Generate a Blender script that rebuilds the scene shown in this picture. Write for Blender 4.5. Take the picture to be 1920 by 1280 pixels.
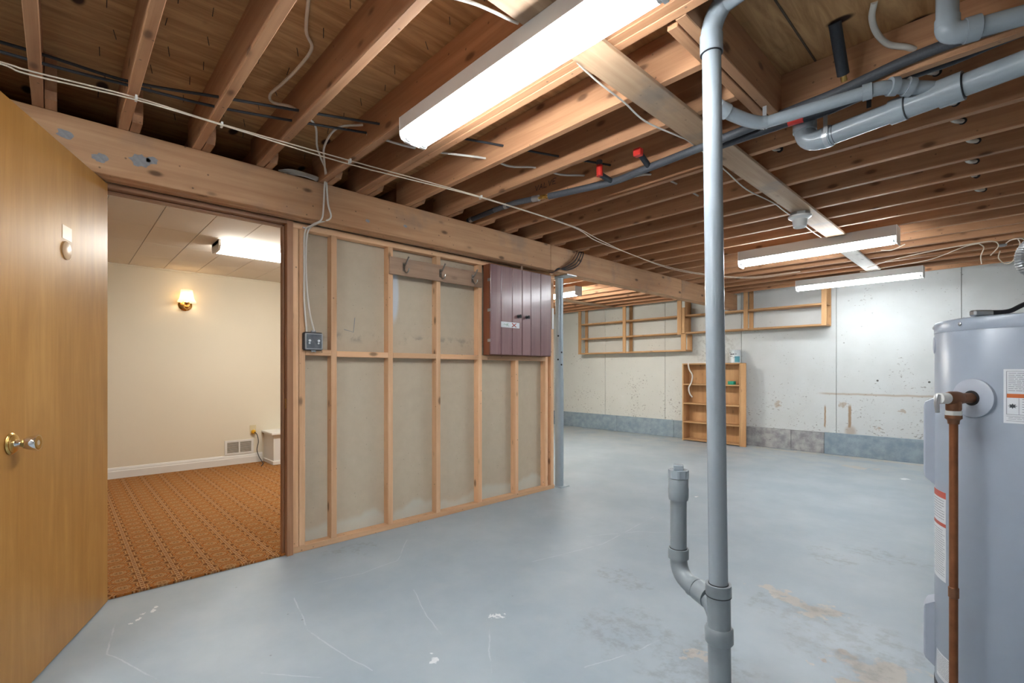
import bpy, bmesh, math, random
from mathutils import Vector, Matrix

random.seed(7)
S = bpy.context.scene
for o in list(bpy.data.objects): bpy.data.objects.remove(o, do_unlink=True)
COL = S.collection

# ------------------------------------------------------------------ camera, world, exposure
cam_d = bpy.data.cameras.new('camera')
cam = bpy.data.objects.new('camera', cam_d); COL.objects.link(cam)
cam.location = (0, 0, 1.13)
cam.rotation_euler = (math.radians(90), 0, math.radians(46.64))
cam_d.sensor_width = 36.0
cam_d.lens = 899.0 / 1920.0 * 36.0
cam_d.shift_y = 55.0 / 1920.0
cam_d.clip_start = 0.02
S.camera = cam
w = bpy.data.worlds.new('world'); S.world = w; w.use_nodes = True
w.node_tree.nodes['Background'].inputs[0].default_value = (0.8, 0.85, 0.9, 1)
w.node_tree.nodes['Background'].inputs[1].default_value = 0.0
S.view_settings.view_transform = 'Standard'
S.view_settings.look = 'None'
S.view_settings.exposure = 2.2
S.view_settings.gamma = 1.0
S.view_settings.use_curve_mapping = False
TUBE = 17.0          # radiance of the basement fluorescent tubes
DEN_TUBE = 9.0       # radiance of the tube in the finished room
BULB = 13.0          # radiance of the sconce bulb

# ------------------------------------------------------------------ node helpers
class NT:
    def __init__(s, name):
        s.m = bpy.data.materials.new(name); s.m.use_nodes = True
        s.t = s.m.node_tree; s.n = s.t.nodes; s.l = s.t.links
        s.b = s.n['Principled BSDF']
    def put(s, sock, v):
        if hasattr(v, 'default_value') or isinstance(v, bpy.types.NodeSocket): s.l.new(v, sock)
        else:
            if isinstance(v, (tuple, list)) and len(v) == 3 and sock.type == 'RGBA': v = (*v, 1)
            sock.default_value = v
    def math(s, op, a, b=0.0, c=None, clamp=False):
        n = s.n.new('ShaderNodeMath'); n.operation = op; n.use_clamp = clamp
        s.put(n.inputs[0], a); s.put(n.inputs[1], b)
        if c is not None: s.put(n.inputs[2], c)
        return n.outputs[0]
    def vm(s, op, a, b=(0, 0, 0)):
        n = s.n.new('ShaderNodeVectorMath'); n.operation = op
        s.put(n.inputs[0], a); s.put(n.inputs[1], b)
        return n.outputs[1] if op in ('LENGTH', 'DISTANCE', 'DOT_PRODUCT') else n.outputs[0]
    def scale(s, v, xyz): return s.vm('MULTIPLY', v, xyz)
    def sep(s, v):
        n = s.n.new('ShaderNodeSeparateXYZ'); s.put(n.inputs[0], v); return n.outputs
    def comb(s, x, y, z):
        n = s.n.new('ShaderNodeCombineXYZ'); s.put(n.inputs[0], x); s.put(n.inputs[1], y); s.put(n.inputs[2], z); return n.outputs[0]
    def mix(s, f, a, b, mode='MIX'):
        n = s.n.new('ShaderNodeMixRGB'); n.blend_type = mode
        s.put(n.inputs[0], f); s.put(n.inputs[1], a); s.put(n.inputs[2], b); return n.outputs[0]
    def noise(s, v, sc=5, det=4, ro=0.55, dist=0.0):
        n = s.n.new('ShaderNodeTexNoise'); s.put(n.inputs['Vector'], v)
        n.inputs['Scale'].default_value = sc; n.inputs['Detail'].default_value = det
        n.inputs['Roughness'].default_value = ro; n.inputs['Distortion'].default_value = dist
        return n.outputs['Fac']
    def voro(s, v, sc=5, out='Distance', rnd=1.0):
        n = s.n.new('ShaderNodeTexVoronoi'); s.put(n.inputs['Vector'], v)
        n.inputs['Scale'].default_value = sc; n.inputs['Randomness'].default_value = rnd
        return n.outputs[out]
    def step(s, v, lo, hi):      # smooth 0..1 between lo and hi
        n = s.n.new('ShaderNodeMapRange'); n.interpolation_type = 'SMOOTHSTEP'
        s.put(n.inputs[0], v); n.inputs[1].default_value = lo; n.inputs[2].default_value = hi
        return n.outputs[0]
    def ramp(s, f, stops):
        n = s.n.new('ShaderNodeValToRGB'); s.put(n.inputs[0], f)
        e = n.color_ramp.elements
        while len(e) < len(stops): e.new(0.5)
        for i, (p, c) in enumerate(stops): e[i].position = p; e[i].color = (*c, 1)
        return n.outputs[0]
    def objc(s):
        n = s.n.new('ShaderNodeTexCoord'); return n.outputs['Object']
    def pos(s):
        n = s.n.new('ShaderNodeNewGeometry'); return n.outputs['Position']
    def rand(s):
        n = s.n.new('ShaderNodeObjectInfo'); return n.outputs['Random']
    def bump(s, h, st=0.2, d=0.005):
        n = s.n.new('ShaderNodeBump'); s.put(n.inputs['Height'], h)
        n.inputs['Strength'].default_value = st; n.inputs['Distance'].default_value = d
        s.l.new(n.outputs[0], s.b.inputs['Normal'])
    def out(s, col=None, rough=0.6, metal=0.0, spec=None, coat=0.0, coat_r=0.1):
        if col is not None: s.put(s.b.inputs['Base Color'], col)
        s.put(s.b.inputs['Roughness'], rough); s.put(s.b.inputs['Metallic'], metal)
        if spec is not None: s.put(s.b.inputs['Specular IOR Level'], spec)
        if coat: s.b.inputs['Coat Weight'].default_value = coat; s.b.inputs['Coat Roughness'].default_value = coat_r
        return s.m

def plain(name, col, rough=0.5, metal=0.0, var=0.08, sc=9.0, spec=None, coat=0.0):
    t = NT(name); p = t.objc()
    f = t.noise(p, sc, 4)
    k = t.mix(f, tuple(c * (1 - var) for c in col), tuple(min(1, c * (1 + var)) for c in col))
    return t.out(k, rough, metal, spec, coat)

def emit(name, col, st):
    t = NT(name); t.out((0.9, 0.9, 0.9), 0.4)
    t.b.inputs['Emission Color'].default_value = (*col, 1); t.b.inputs['Emission Strength'].default_value = st
    return t.m

def wood(name, axis, light, dark, knots=0.5, rough=0.65, fine=30.0, contrast=1.0, stain=0.0, coat=0.0, vary=0.16, world=False, stretch=0.045, blotch=0.0):
    t = NT(name)
    p = t.pos() if world else t.objc()
    r = t.rand()
    off = t.comb(t.math('MULTIPLY', r, 37.0), t.math('MULTIPLY', r, 91.0), t.math('MULTIPLY', r, 53.0))
    p = t.vm('ADD', p, off)
    sc = [1.0, 1.0, 1.0]; sc[axis] = stretch
    g = t.noise(t.scale(p, tuple(a * fine for a in sc)), 1.0, 5, 0.6, 0.6)
    sc2 = [1.0, 1.0, 1.0]; sc2[axis] = 0.10
    g2 = t.noise(t.scale(p, tuple(a * 7 for a in sc2)), 1.0, 3, 0.5, 0.8)
    f = t.math('ADD', t.math('MULTIPLY', g, 0.62 * contrast), t.math('MULTIPLY', g2, 0.5 * contrast))
    f = t.math('SUBTRACT', f, 0.56 * contrast - 0.5, clamp=True)
    c = t.mix(t.step(f, 0.22, 0.82), dark, light)
    if blotch:
        bl = [1.0, 1.0, 1.0]; bl[axis] = 0.35
        c = t.mix(t.math('MULTIPLY', t.step(t.noise(t.scale(p, tuple(bl)), 4.5, 4, 0.6, 1.2), 0.36, 0.66), blotch), c, dark)
    if knots:
        sk = [1.0, 1.0, 1.0]; sk[axis] = 0.45
        q = t.scale(p, tuple(a * 10.0 for a in sk))
        kn = t.math('SUBTRACT', 1.0, t.step(t.voro(q, 1.0), 0.07, 0.19))
        ring = t.math('SUBTRACT', 1.0, t.step(t.voro(q, 1.0), 0.12, 0.32))
        c = t.mix(t.math('MULTIPLY', ring, 0.30 * knots), c, dark)
        c = t.mix(t.math('MULTIPLY', kn, knots), c, tuple(d * 0.28 for d in dark))
        sp = t.math('SUBTRACT', 1.0, t.step(t.voro(t.vm('ADD', p, (5, 3, 1)), 16.0), 0.05, 0.10))
        c = t.mix(t.math('MULTIPLY', sp, 0.7 * knots), c, (0.05, 0.03, 0.02))
    if stain:
        s = t.step(t.noise(p, 3.0, 4), 0.50, 0.72)
        c = t.mix(t.math('MULTIPLY', s, stain), c, (0.23, 0.19, 0.16))
    hue = t.math('ADD', t.math('MULTIPLY', r, 2 * vary), 1 - vary)
    c = t.mix(1.0, c, t.comb(hue, hue, hue), 'MULTIPLY')
    t.bump(g, 0.12, 0.003)
    return t.out(c, rough, 0, 0.35, coat, 0.18)

JL, JD = (0.56, 0.31, 0.165), (0.33, 0.15, 0.072)
M = {}
for ax, nm in enumerate('xyz'):
    M['joist_' + nm] = wood('joist_wood_' + nm, ax, JL, JD, 0.75)
    M['stud_' + nm] = wood('stud_wood_' + nm, ax, (0.84, 0.545, 0.33), (0.66, 0.375, 0.20), 0.8)
    M['shelf_' + nm] = wood('shelf_wood_' + nm, ax, (0.60, 0.36, 0.175), (0.44, 0.235, 0.10), 0.4, vary=0.12)
M['beam'] = wood('beam_wood', 1, (0.66, 0.40, 0.225), (0.45, 0.235, 0.115), 0.9, stain=0.45)
M['strap'] = wood('strap_wood', 1, (0.52, 0.355, 0.225), (0.33, 0.20, 0.115), 0.6, stain=0.75)
M['strap_pale'] = wood('whitewashed_wood', 1, (0.80, 0.76, 0.72), (0.58, 0.52, 0.47), 0.3, stain=0.2)
M['jamb'] = wood('jamb_wood', 2, (0.42, 0.22, 0.12), (0.27, 0.125, 0.06), 0.1, 0.4)
M['jamb_y'] = wood('jamb_wood_y', 1, (0.42, 0.22, 0.12), (0.27, 0.125, 0.06), 0.1, 0.4)
M['hookboard'] = wood('hook_board_wood', 1, (0.46, 0.31, 0.21), (0.28, 0.175, 0.115), 0.3, stain=0.3)
M['door'] = wood('door_veneer', 2, (0.50, 0.265, 0.078), (0.34, 0.155, 0.036), 0.0, 0.40, 34.0, 1.0, vary=0.0, stretch=0.075, blotch=0.55)
M['cab_side'] = wood('cabinet_side_wood', 2, (0.30, 0.11, 0.055), (0.20, 0.065, 0.03), 0.0, 0.45)
M['cab'] = wood('cabinet_stain', 2, (0.30, 0.165, 0.165), (0.195, 0.095, 0.095), 0.0, 0.38, 40.0, coat=0.4, vary=0.10)
M['seam_wood'] = plain('dark_seam_wood', (0.10, 0.065, 0.04), 0.8, 0, 0.5, 40)  # dark brown colour of the plywood seam strip
M['ply'] = None

def ply():
    t = NT('subfloor_plywood'); p = t.pos()
    g = t.noise(t.scale(p, (18, 2.2, 4)), 1.0, 5, 0.62, 1.4)
    c = t.mix(t.step(g, 0.28, 0.75), (0.36, 0.185, 0.075), (0.60, 0.35, 0.16))
    v = t.voro(t.scale(p, (2.6, 5.2, 0.01)), 1.0)
    k = t.math('SUBTRACT', 1.0, t.step(v, 0.085, 0.15))
    c = t.mix(k, c, (0.045, 0.02, 0.012))
    s = t.step(t.noise(p, 2.2, 5, 0.6), 0.56, 0.70)
    x, y, z = t.sep(p)
    wet = t.math('SUBTRACT', 1.0, t.step(t.vm('DISTANCE', t.comb(x, y, 0.0), (-0.45, 2.05, 0.0)), 0.15, 0.6))
    c = t.mix(t.math('MULTIPLY', t.math('MULTIPLY', s, wet), 0.8), c, (0.10, 0.065, 0.04))
    t.bump(g, 0.1, 0.002)
    return t.out(c, 0.75, 0, 0.3)
M['ply'] = ply()

def drywall():
    t = NT('drywall_paper'); p = t.pos()
    g = t.noise(p, 14, 5, 0.6)
    c = t.mix(g, (0.51, 0.425, 0.315), (0.61, 0.515, 0.39))
    sp = t.math('SUBTRACT', 1.0, t.step(t.voro(p, 21.0), 0.05, 0.10))
    c = t.mix(t.math('MULTIPLY', sp, 0.35), c, (0.2, 0.16, 0.12))
    x, y, z = t.sep(p)
    e = t.math('ADD', t.math('MULTIPLY', t.noise(t.comb(0.0, y, 0.0), 2.4, 3), 0.34), -0.02)
    low = t.step(t.math('SUBTRACT', e, z), 0.0, 0.05)
    c = t.mix(t.math('MULTIPLY', low, 0.75), c, (0.62, 0.62, 0.55))
    # pale blue-white paint wipe beside the second bay and a grimy scuff line
    q = t.vm('DISTANCE', t.scale(p, (0.0, 1.0, 0.22)), (0.0, 1.775, 0.22 * 1.69))
    c = t.mix(t.math('MULTIPLY', t.math('SUBTRACT', 1.0, t.step(q, 0.03, 0.055)), 0.8), c, (0.66, 0.71, 0.78))
    band = t.math('MULTIPLY', t.math('SUBTRACT', 1.0, t.step(t.math('ABSOLUTE', t.math('SUBTRACT', z, 1.36)), 0.01, 0.05)), t.step(t.noise(p, 9, 4), 0.48, 0.62))
    c = t.mix(t.math('MULTIPLY', band, 0.45), c, (0.2, 0.17, 0.15))
    return t.out(c, 0.85, 0, 0.2)
M['drywall'] = drywall()

def concrete_white():
    t = NT('whitewashed_concrete'); p = t.pos(); x, y, z = t.sep(p)
    g = t.noise(p, 3.0, 5, 0.6)
    c = t.mix(g, (0.52, 0.54, 0.53), (0.65, 0.675, 0.68))
    warm = t.step(x, -2.2, -4.4)
    warm = t.math('SUBTRACT', 1.0, t.step(x, -4.6, -2.4))
    c = t.mix(t.math('MULTIPLY', warm, 0.55), c, (0.66, 0.645, 0.565))
    lowz = t.math('SUBTRACT', 1.0, t.step(z, 0.5, 1.5))
    n1 = t.noise(t.scale(p, (0.8, 1.0, 1.4)), 34, 4, 0.65)
    n2 = t.noise(p, 2.6, 3)
    thr = t.math('ADD', t.math('ADD', n1, t.math('MULTIPLY', n2, 0.35)), t.math('MULTIPLY', lowz, 0.055))
    sp = t.step(thr, 0.845, 0.895)
    c = t.mix(t.math('MULTIPLY', sp, 0.75), c, (0.22, 0.21, 0.19))
    dots = t.math('SUBTRACT', 1.0, t.step(t.voro(t.scale(p, (1, 0.01, 1)), 6.0), 0.06, 0.09))
    zone = t.math('MULTIPLY', t.step(x, -1.75, -1.5), t.math('MULTIPLY', t.step(z, 0.85, 0.95), t.math('SUBTRACT', 1.0, t.step(z, 2.0, 2.1))))
    c = t.mix(t.math('MULTIPLY', dots, zone), c, (0.10, 0.10, 0.09))
    rust = None
    for (cx, zt, zb, wd) in ((-1.83, 0.65, 0.36, 0.006), (-1.548, 0.67, 0.37, 0.010)):
        wob = t.math('MULTIPLY', t.math('SUBTRACT', t.noise(t.comb(0.0, 0.0, z), 9.0, 2), 0.5), 0.03)
        dx = t.math('ABSOLUTE', t.math('SUBTRACT', t.math('ADD', x, wob), cx))
        m = t.math('MULTIPLY', t.math('SUBTRACT', 1.0, t.step(dx, wd, wd * 2.2)), t.math('MULTIPLY', t.step(z, zb - 0.02, zb + 0.02), t.math('SUBTRACT', 1.0, t.step(z, zt - 0.03, zt + 0.03))))
        rust = m if rust is None else t.math('MAXIMUM', rust, m)
    fan = t.math('SUBTRACT', 1.0, t.step(t.vm('DISTANCE', t.comb(x, 0.0, t.math('MULTIPLY', z, 0.8)), (-1.54, 0.0, 0.262)), 0.03, 0.085))
    for (bx, bz, br) in ((-2.427, .647, .05), (-1.627, .685, .05), (-1.0, .62, .035), (-1.25, .40, .03)):
        nz = t.math('MULTIPLY', t.math('SUBTRACT', t.noise(p, 30, 3), 0.5), 0.12)
        bl = t.math('SUBTRACT', 1.0, t.step(t.math('ADD', t.vm('DISTANCE', t.comb(x, 0.0, z), (bx, 0.0, bz)), nz), br * .5, br))
        fan = t.math('MAXIMUM', fan, bl)
    rust = t.math('MAXIMUM', rust, t.math('MULTIPLY', fan, 0.6))
    zl = t.math('ABSOLUTE', t.math('SUBTRACT', z, t.math('ADD', 0.805, t.math('MULTIPLY', t.noise(t.comb(x, 0.0, 0.0), 5, 2), 0.03))))
    ln = t.math('MULTIPLY', t.math('SUBTRACT', 1.0, t.step(zl, 0.004, 0.02)), t.step(x, -1.95, -1.8))
    rust = t.math('MAXIMUM', rust, t.math('MULTIPLY', ln, 0.6))
    c = t.mix(t.math('MULTIPLY', rust, 0.85), c, (0.33, 0.20, 0.10))
    # scuffed, dirtied area under the hanging shelves
    sc = t.math('MULTIPLY', t.math('SUBTRACT', 1.0, t.step(t.vm('DISTANCE', p, (-3.35, 7.6, 1.50)), 0.05, 0.5)), t.step(t.noise(p, 22, 3), 0.5, 0.62))
    c = t.mix(t.math('MULTIPLY', sc, 0.6), c, (0.32, 0.31, 0.29))
    t.bump(t.noise(p, 60, 3), 0.25, 0.003)
    return t.out(c, 0.8, 0, 0.3)
M['concrete'] = concrete_white()
M['seam'] = plain('seam_shadow_concrete', (0.33, 0.33, 0.31), 0.9)  # darker grey backing seen in the joints between panels and tiles

def footing(name, a, b):
    t = NT(name); p = t.pos()
    c = t.mix(t.step(t.noise(p, 11, 5, 0.65), 0.3, 0.72), a, b)
    d = t.math('SUBTRACT', 1.0, t.step(t.voro(p, 7.0), 0.04, 0.09))
    c = t.mix(t.math('MULTIPLY', d, 0.6), c, (0.06, 0.07, 0.08))
    t.bump(t.noise(p, 40, 4), 0.4, 0.004)
    return t.out(c, 0.75)
M['foot_blue'] = footing('painted_footing', (0.20, 0.265, 0.32), (0.30, 0.37, 0.42))
M['foot_raw'] = footing('raw_footing', (0.22, 0.22, 0.23), (0.44, 0.44, 0.44))

def floor_paint():
    t = NT('painted_concrete_floor'); p = t.pos(); x, y, z = t.sep(p)
    g = t.noise(p, 1.6, 5, 0.6); g2 = t.noise(p, 7, 4, 0.6)
    c = t.mix(t.step(g, 0.3, 0.75), (0.305, 0.37, 0.42), (0.39, 0.45, 0.49))
    c = t.mix(t.math('MULTIPLY', t.step(g2, 0.5, 0.8), 0.35), c, (0.43, 0.465, 0.475))
    dust = t.math('MULTIPLY', t.step(y, 5.6, 7.6), t.step(t.noise(p, 3.2, 4), 0.35, 0.65))
    c = t.mix(t.math('MULTIPLY', dust, 0.5), c, (0.50, 0.49, 0.44))
    wob = t.scale(t.vm('SUBTRACT', t.comb(t.noise(p, 6.0, 5, 0.62), t.noise(t.vm('ADD', p, (9, 3, 0)), 6.0, 5, 0.62), 0.5), (0.5, 0.5, 0.5)), (0.5, 0.5, 0.0))
    pw = t.vm('ADD', t.comb(x, y, 0.0), wob)
    def blob(px, py, r, sx=1.0, sy=1.0, soft=0.35):
        d = t.vm('LENGTH', t.scale(t.vm('SUBTRACT', pw, (px, py, 0)), (1 / (r * sx), 1 / (r * sy), 1)))
        return t.math('SUBTRACT', 1.0, t.step(d, 1 - soft, 1.0))
    # peeled paint (bare screed), grimy spots, white chips: positions on the floor in metres
    bare = None
    for a in BARE: bare = blob(*a) if bare is None else t.math('MAXIMUM', bare, blob(*a))
    c = t.mix(t.math('MULTIPLY', bare, 0.9), c, (0.54, 0.51, 0.46))
    grim = None
    for a in GRIME: grim = blob(*a) if grim is None else t.math('MAXIMUM', grim, blob(*a))
    c = t.mix(t.math('MULTIPLY', t.math('MULTIPLY', grim, t.step(t.noise(p, 17, 4, 0.65), 0.42, 0.66)), 0.4), c, (0.19, 0.19, 0.185))
    chip = None
    for a in CHIPS: chip = blob(*a) if chip is None else t.math('MAXIMUM', chip, blob(*a))
    c = t.mix(t.math('MULTIPLY', chip, 0.85), c, (0.78, 0.80, 0.80))
    # chalky drag scratches: thin lines through floor points
    brk = t.step(t.noise(p, 9.0, 3), 0.34, 0.56)
    ps = t.vm('ADD', t.comb(x, y, 0.0), t.scale(wob, (0.06, 0.06, 0.0)))
    scr = None
    for pts in SCRATCH:
        for (ax, ay), (bx, by) in zip(pts[:-1], pts[1:]):
            dx, dy = bx - ax, by - ay; L2 = dx * dx + dy * dy
            pa = t.vm('SUBTRACT', ps, (ax, ay, 0))
            h = t.math('MULTIPLY', t.vm('DOT_PRODUCT', pa, (dx, dy, 0)), 1 / L2, clamp=True)
            d = t.vm('DISTANCE', pa, t.comb(t.math('MULTIPLY', h, dx), t.math('MULTIPLY', h, dy), 0.0))
            scr = d if scr is None else t.math('MINIMUM', scr, d)
    scr = t.math('SUBTRACT', 1.0, t.step(scr, 0.0008, 0.0045))
    c = t.mix(t.math('MULTIPLY', t.math('MULTIPLY', scr, brk), 0.30), c, (0.72, 0.76, 0.78))
    sp = t.math('SUBTRACT', 1.0, t.step(t.voro(t.scale(p, (1, 1, 0)), 9.0), 0.03, 0.06))
    c = t.mix(t.math('MULTIPLY', t.math('MULTIPLY', sp, t.step(t.noise(p, 2.3, 2), 0.46, 0.6)), 0.5), c, (0.12, 0.12, 0.12))
    ro = t.math('ADD', 0.34, t.math('MULTIPLY', g2, 0.22))
    ro = t.math('ADD', ro, t.math('MULTIPLY', bare, 0.35))
    t.bump(t.math('ADD', t.noise(p, 22, 3), t.math('MULTIPLY', bare, -1.0)), 0.05, 0.004)
    return t.out(c, ro, 0, 0.45)
BARE = [(-0.88, 2.66, 0.085, 1.2, 0.8), (-0.74, 2.64, 0.10, 1.0, 0.9), (-0.65, 2.56, 0.07), (-0.36, 2.24, 0.15, 0.9, 1.0), (-0.46, 2.12, 0.055),
        (-0.86, 1.85, 0.045), (-2.0, 4.16, 0.04, 1.6, 0.7), (-1.29, 6.8, 0.12, 1.5, 0.6), (-1.2, 7.52, 0.3, 2.6, 0.25), (-2.3, 7.5, 0.3, 1.6, 0.3)]
GRIME = [(-1.48, 2.24, 0.15, 1.2, 0.7), (-0.79, 2.53, 0.14), (-0.80, 1.77, 0.26), (-0.56, 3.66, 0.20, 1.2, 0.7), (-0.78, 3.40, 0.14), (-1.2, 1.8, 0.22), (-2.9, 1.35, 0.15, 0.6, 1.4), (-0.5, 2.4, 0.3)]
CHIPS = [(-2.82, 0.33, 0.035, 1.0, 0.6), (-2.77, 0.26, 0.02), (-1.55, 1.05, 0.028), (-1.65, 1.46, 0.024, 1.0, 1.4), (-2.0, 4.15, 0.03), (-0.87, 6.4, 0.06)]
SCRATCH = [[(-2.48, 0.85), (-2.13, 0.79), (-1.86, 0.82), (-1.68, 0.86)], [(-2.57, 0.99), (-2.52, 1.23), (-2.55, 1.47), (-2.83, 1.70)],
           [(-2.15, 1.33), (-1.90, 1.24), (-1.70, 1.19)], [(-2.77, 0.18), (-2.50, 0.14), (-2.16, 0.27)], [(-1.59, 1.37), (-1.47, 1.26), (-1.36, 1.18)],
           [(-1.98, 2.04), (-1.87, 2.58), (-1.95, 3.35)], [(-2.03, 2.62), (-1.84, 2.97), (-1.47, 3.25)], [(-1.14, 1.46), (-1.07, 1.66), (-1.03, 1.87)], [(-1.95, 0.55), (-1.74, 0.72)]]
M['floor'] = floor_paint()

def carpet_mat():
    t = NT('orange_patterned_carpet'); p = t.pos(); x, y, z = t.sep(p)
    v = t.math('DIVIDE', y, 0.158)
    row = t.math('FLOOR', v)
    u = t.math('ADD', t.math('DIVIDE', x, 0.122), t.math('MULTIPLY', row, 0.5))
    fu = t.math('SUBTRACT', t.math('FRACT', u), 0.5); fv = t.math('SUBTRACT', t.math('FRACT', v), 0.5)
    ang = t.math('ARCTAN2', fu, fv)
    r = t.vm('LENGTH', t.comb(fu, t.math('MULTIPLY', fv, 1.12), 0.0))
    rr = t.math('ADD', r, t.math('MULTIPLY', t.math('COSINE', t.math('MULTIPLY', ang, 8.0)), 0.028))
    TAN, RUST, DKB, PINK = (0.56, 0.37, 0.18), (0.44, 0.17, 0.04), (0.16, 0.06, 0.02), (0.57, 0.36, 0.19)
    c = t.ramp(t.math('MULTIPLY', rr, 1.7), [(0.0, TAN), (0.07, TAN), (0.10, DKB), (0.17, DKB), (0.21, TAN), (0.30, (0.33, 0.17, 0.075)), (0.36, TAN), (0.44, (0.30, 0.14, 0.06)),
              (0.52, RUST), (0.61, RUST), (0.64, DKB), (0.69, DKB), (0.72, TAN), (0.76, TAN), (0.79, RUST), (0.84, DKB), (0.88, RUST), (0.95, TAN), (1.0, DKB)])
    gv = t.math('SUBTRACT', t.math('FRACT', t.math('MULTIPLY', u, 4.0)), 0.5)
    edge = t.step(t.math('ABSOLUTE', fv), 0.43, 0.45)
    dots = t.math('SUBTRACT', 1.0, t.step(t.vm('LENGTH', t.comb(gv, t.math('MULTIPLY', t.math('SUBTRACT', t.math('ABSOLUTE', fv), 0.48), 12.0), 0.0)), 0.26, 0.34))
    c = t.mix(edge, c, t.mix(dots, PINK, (0.20, 0.085, 0.04)))
    c = t.mix(t.math('MULTIPLY', t.step(t.noise(p, 120, 3, 0.7), 0.45, 0.60), 0.35), c, (0.36, 0.15, 0.045))
    c = t.mix(t.math('MULTIPLY', t.step(t.noise(t.vm('ADD', p, (3, 3, 3)), 95, 3, 0.7), 0.56, 0.68), 0.5), c, (0.60, 0.42, 0.25))
    c = t.mix(1.0, c, (0.92, 0.84, 0.74), 'MULTIPLY')
    t.bump(t.noise(p, 260, 2), 0.6, 0.006)
    return t.out(c, 0.95, 0, 0.1)
M['carpet'] = carpet_mat()

M['den_wall'] = plain('cream_wall_paint', (0.80, 0.745, 0.615), 0.7, 0, 0.02, 3)
M['den_tile'] = plain('ceiling_tile', (0.76, 0.70, 0.62), 0.8, 0, 0.05, 160)
M['white_trim'] = plain('white_trim_paint', (0.82, 0.82, 0.80), 0.4, 0, 0.02)
M['white_plastic'] = plain('white_plastic', (0.80, 0.80, 0.78), 0.4)
M['pvc'] = plain('grey_pvc', (0.33, 0.375, 0.41), 0.24, 0, 0.05, 12, 0.5)
M['pvc_dirty'] = plain('scuffed_grey_pvc', (0.27, 0.305, 0.325), 0.33, 0, 0.18, 16, 0.5)
M['foam'] = plain('black_foam_insulation', (0.026, 0.03, 0.038), 0.6, 0, 0.35, 150)
M['foam_grey'] = plain('grey_foam_insulation', (0.075, 0.08, 0.092), 0.55, 0, 0.3, 150)
M['black'] = plain('hole_and_shadow_black', (0.015, 0.015, 0.018), 0.5)  # black of the holes and of the painted hub-mouth shadows
M['cable_black'] = plain('black_cable', (0.025, 0.026, 0.032), 0.55)
M['cable_white'] = plain('white_cable', (0.70, 0.66, 0.60), 0.5)
M['cable_cream'] = plain('cream_cable', (0.74, 0.63, 0.50), 0.5)
M['red'] = plain('red_handle_paint', (0.62, 0.035, 0.025), 0.35)
M['brass'] = plain('brass', (0.62, 0.42, 0.14), 0.28, 1.0, 0.1)
M['copper'] = plain('tarnished_copper', (0.27, 0.10, 0.04), 0.5, 0.6, 0.4, 22)
M['bronze'] = plain('bronze_valve', (0.26, 0.12, 0.065), 0.45, 0.8, 0.3, 30)
M['chrome'] = plain('chrome', (0.75, 0.75, 0.77), 0.09, 1.0, 0.03)
M['steel'] = plain('galvanised_steel', (0.50, 0.52, 0.54), 0.38, 0.9, 0.15, 25)
M['hose_metal'] = plain('ribbed_hose_metal', (0.42, 0.43, 0.44), 0.5, 0.7, 0.1)
M['hook'] = plain('aged_hook_metal', (0.30, 0.28, 0.25), 0.3, 0.95, 0.2)
M['iron'] = plain('dark_iron', (0.05, 0.05, 0.055), 0.45, 0.6)
M['post'] = plain('grey_steel_post', (0.36, 0.43, 0.48), 0.35, 0.15, 0.08)
M['heater'] = plain('heater_enamel', (0.33, 0.38, 0.455), 0.30, 0, 0.03, 3, 0.5)
M['heater_panel'] = plain('heater_panel_enamel', (0.42, 0.46, 0.535), 0.34, 0, 0.03, 3, 0.5)
M['sticker'] = plain('white_sticker', (0.74, 0.76, 0.79), 0.4, 0, 0.02)
M['ink'] = plain('dark_ink', (0.04, 0.045, 0.055), 0.6)
M['ink_grey'] = plain('grey_ink', (0.23, 0.25, 0.28), 0.6)
M['ink_orange'] = plain('orange_ink', (0.60, 0.14, 0.03), 0.5)
M['ink_red'] = plain('red_ink', (0.52, 0.09, 0.06), 0.5)
M['ink_green'] = plain('green_ink', (0.08, 0.28, 0.10), 0.5)
M['fix_grey'] = plain('fixture_side_enamel', (0.50, 0.485, 0.46), 0.45)
M['fix_white'] = plain('fixture_white_enamel', (0.86, 0.87, 0.87), 0.35)
M['tube'] = emit('fluorescent_tube', (0.93, 0.975, 1.0), TUBE)
M['tube_dim'] = emit('old_fluorescent_tube', (0.93, 0.975, 1.0), TUBE * 0.5)
M['tube_strong'] = emit('new_fluorescent_tube', (1.0, 0.97, 0.90), TUBE * 1.9)
M['tube_den'] = emit('warm_fluorescent_tube', (1.0, 0.965, 0.89), DEN_TUBE)
M['bulb'] = emit('sconce_bulb', (1.0, 0.72, 0.42), BULB)
M['plate_ivory'] = plain('ivory_plate', (0.74, 0.66, 0.44), 0.45)
M['yellow'] = plain('yellow_plug', (0.75, 0.42, 0.02), 0.45)
M['vent_dark'] = plain('vent_shadow', (0.30, 0.28, 0.25), 0.8)
M['tin'] = plain('painted_tin', (0.66, 0.70, 0.72), 0.4, 0.2, 0.25, 25)
M['teal'] = plain('teal_label', (0.10, 0.33, 0.40), 0.5)
M['green'] = plain('green_tape', (0.02, 0.33, 0.22), 0.45)
M['grey_blob'] = plain('grey_paint_blotch', (0.30, 0.30, 0.31), 0.8, 0, 0.3, 60)
M['tan_disc'] = plain('tan_wood_disc', (0.55, 0.36, 0.20), 0.35)
M['gold'] = plain('gilded_metal', (0.70, 0.42, 0.14), 0.25, 1.0, 0.15)
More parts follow.
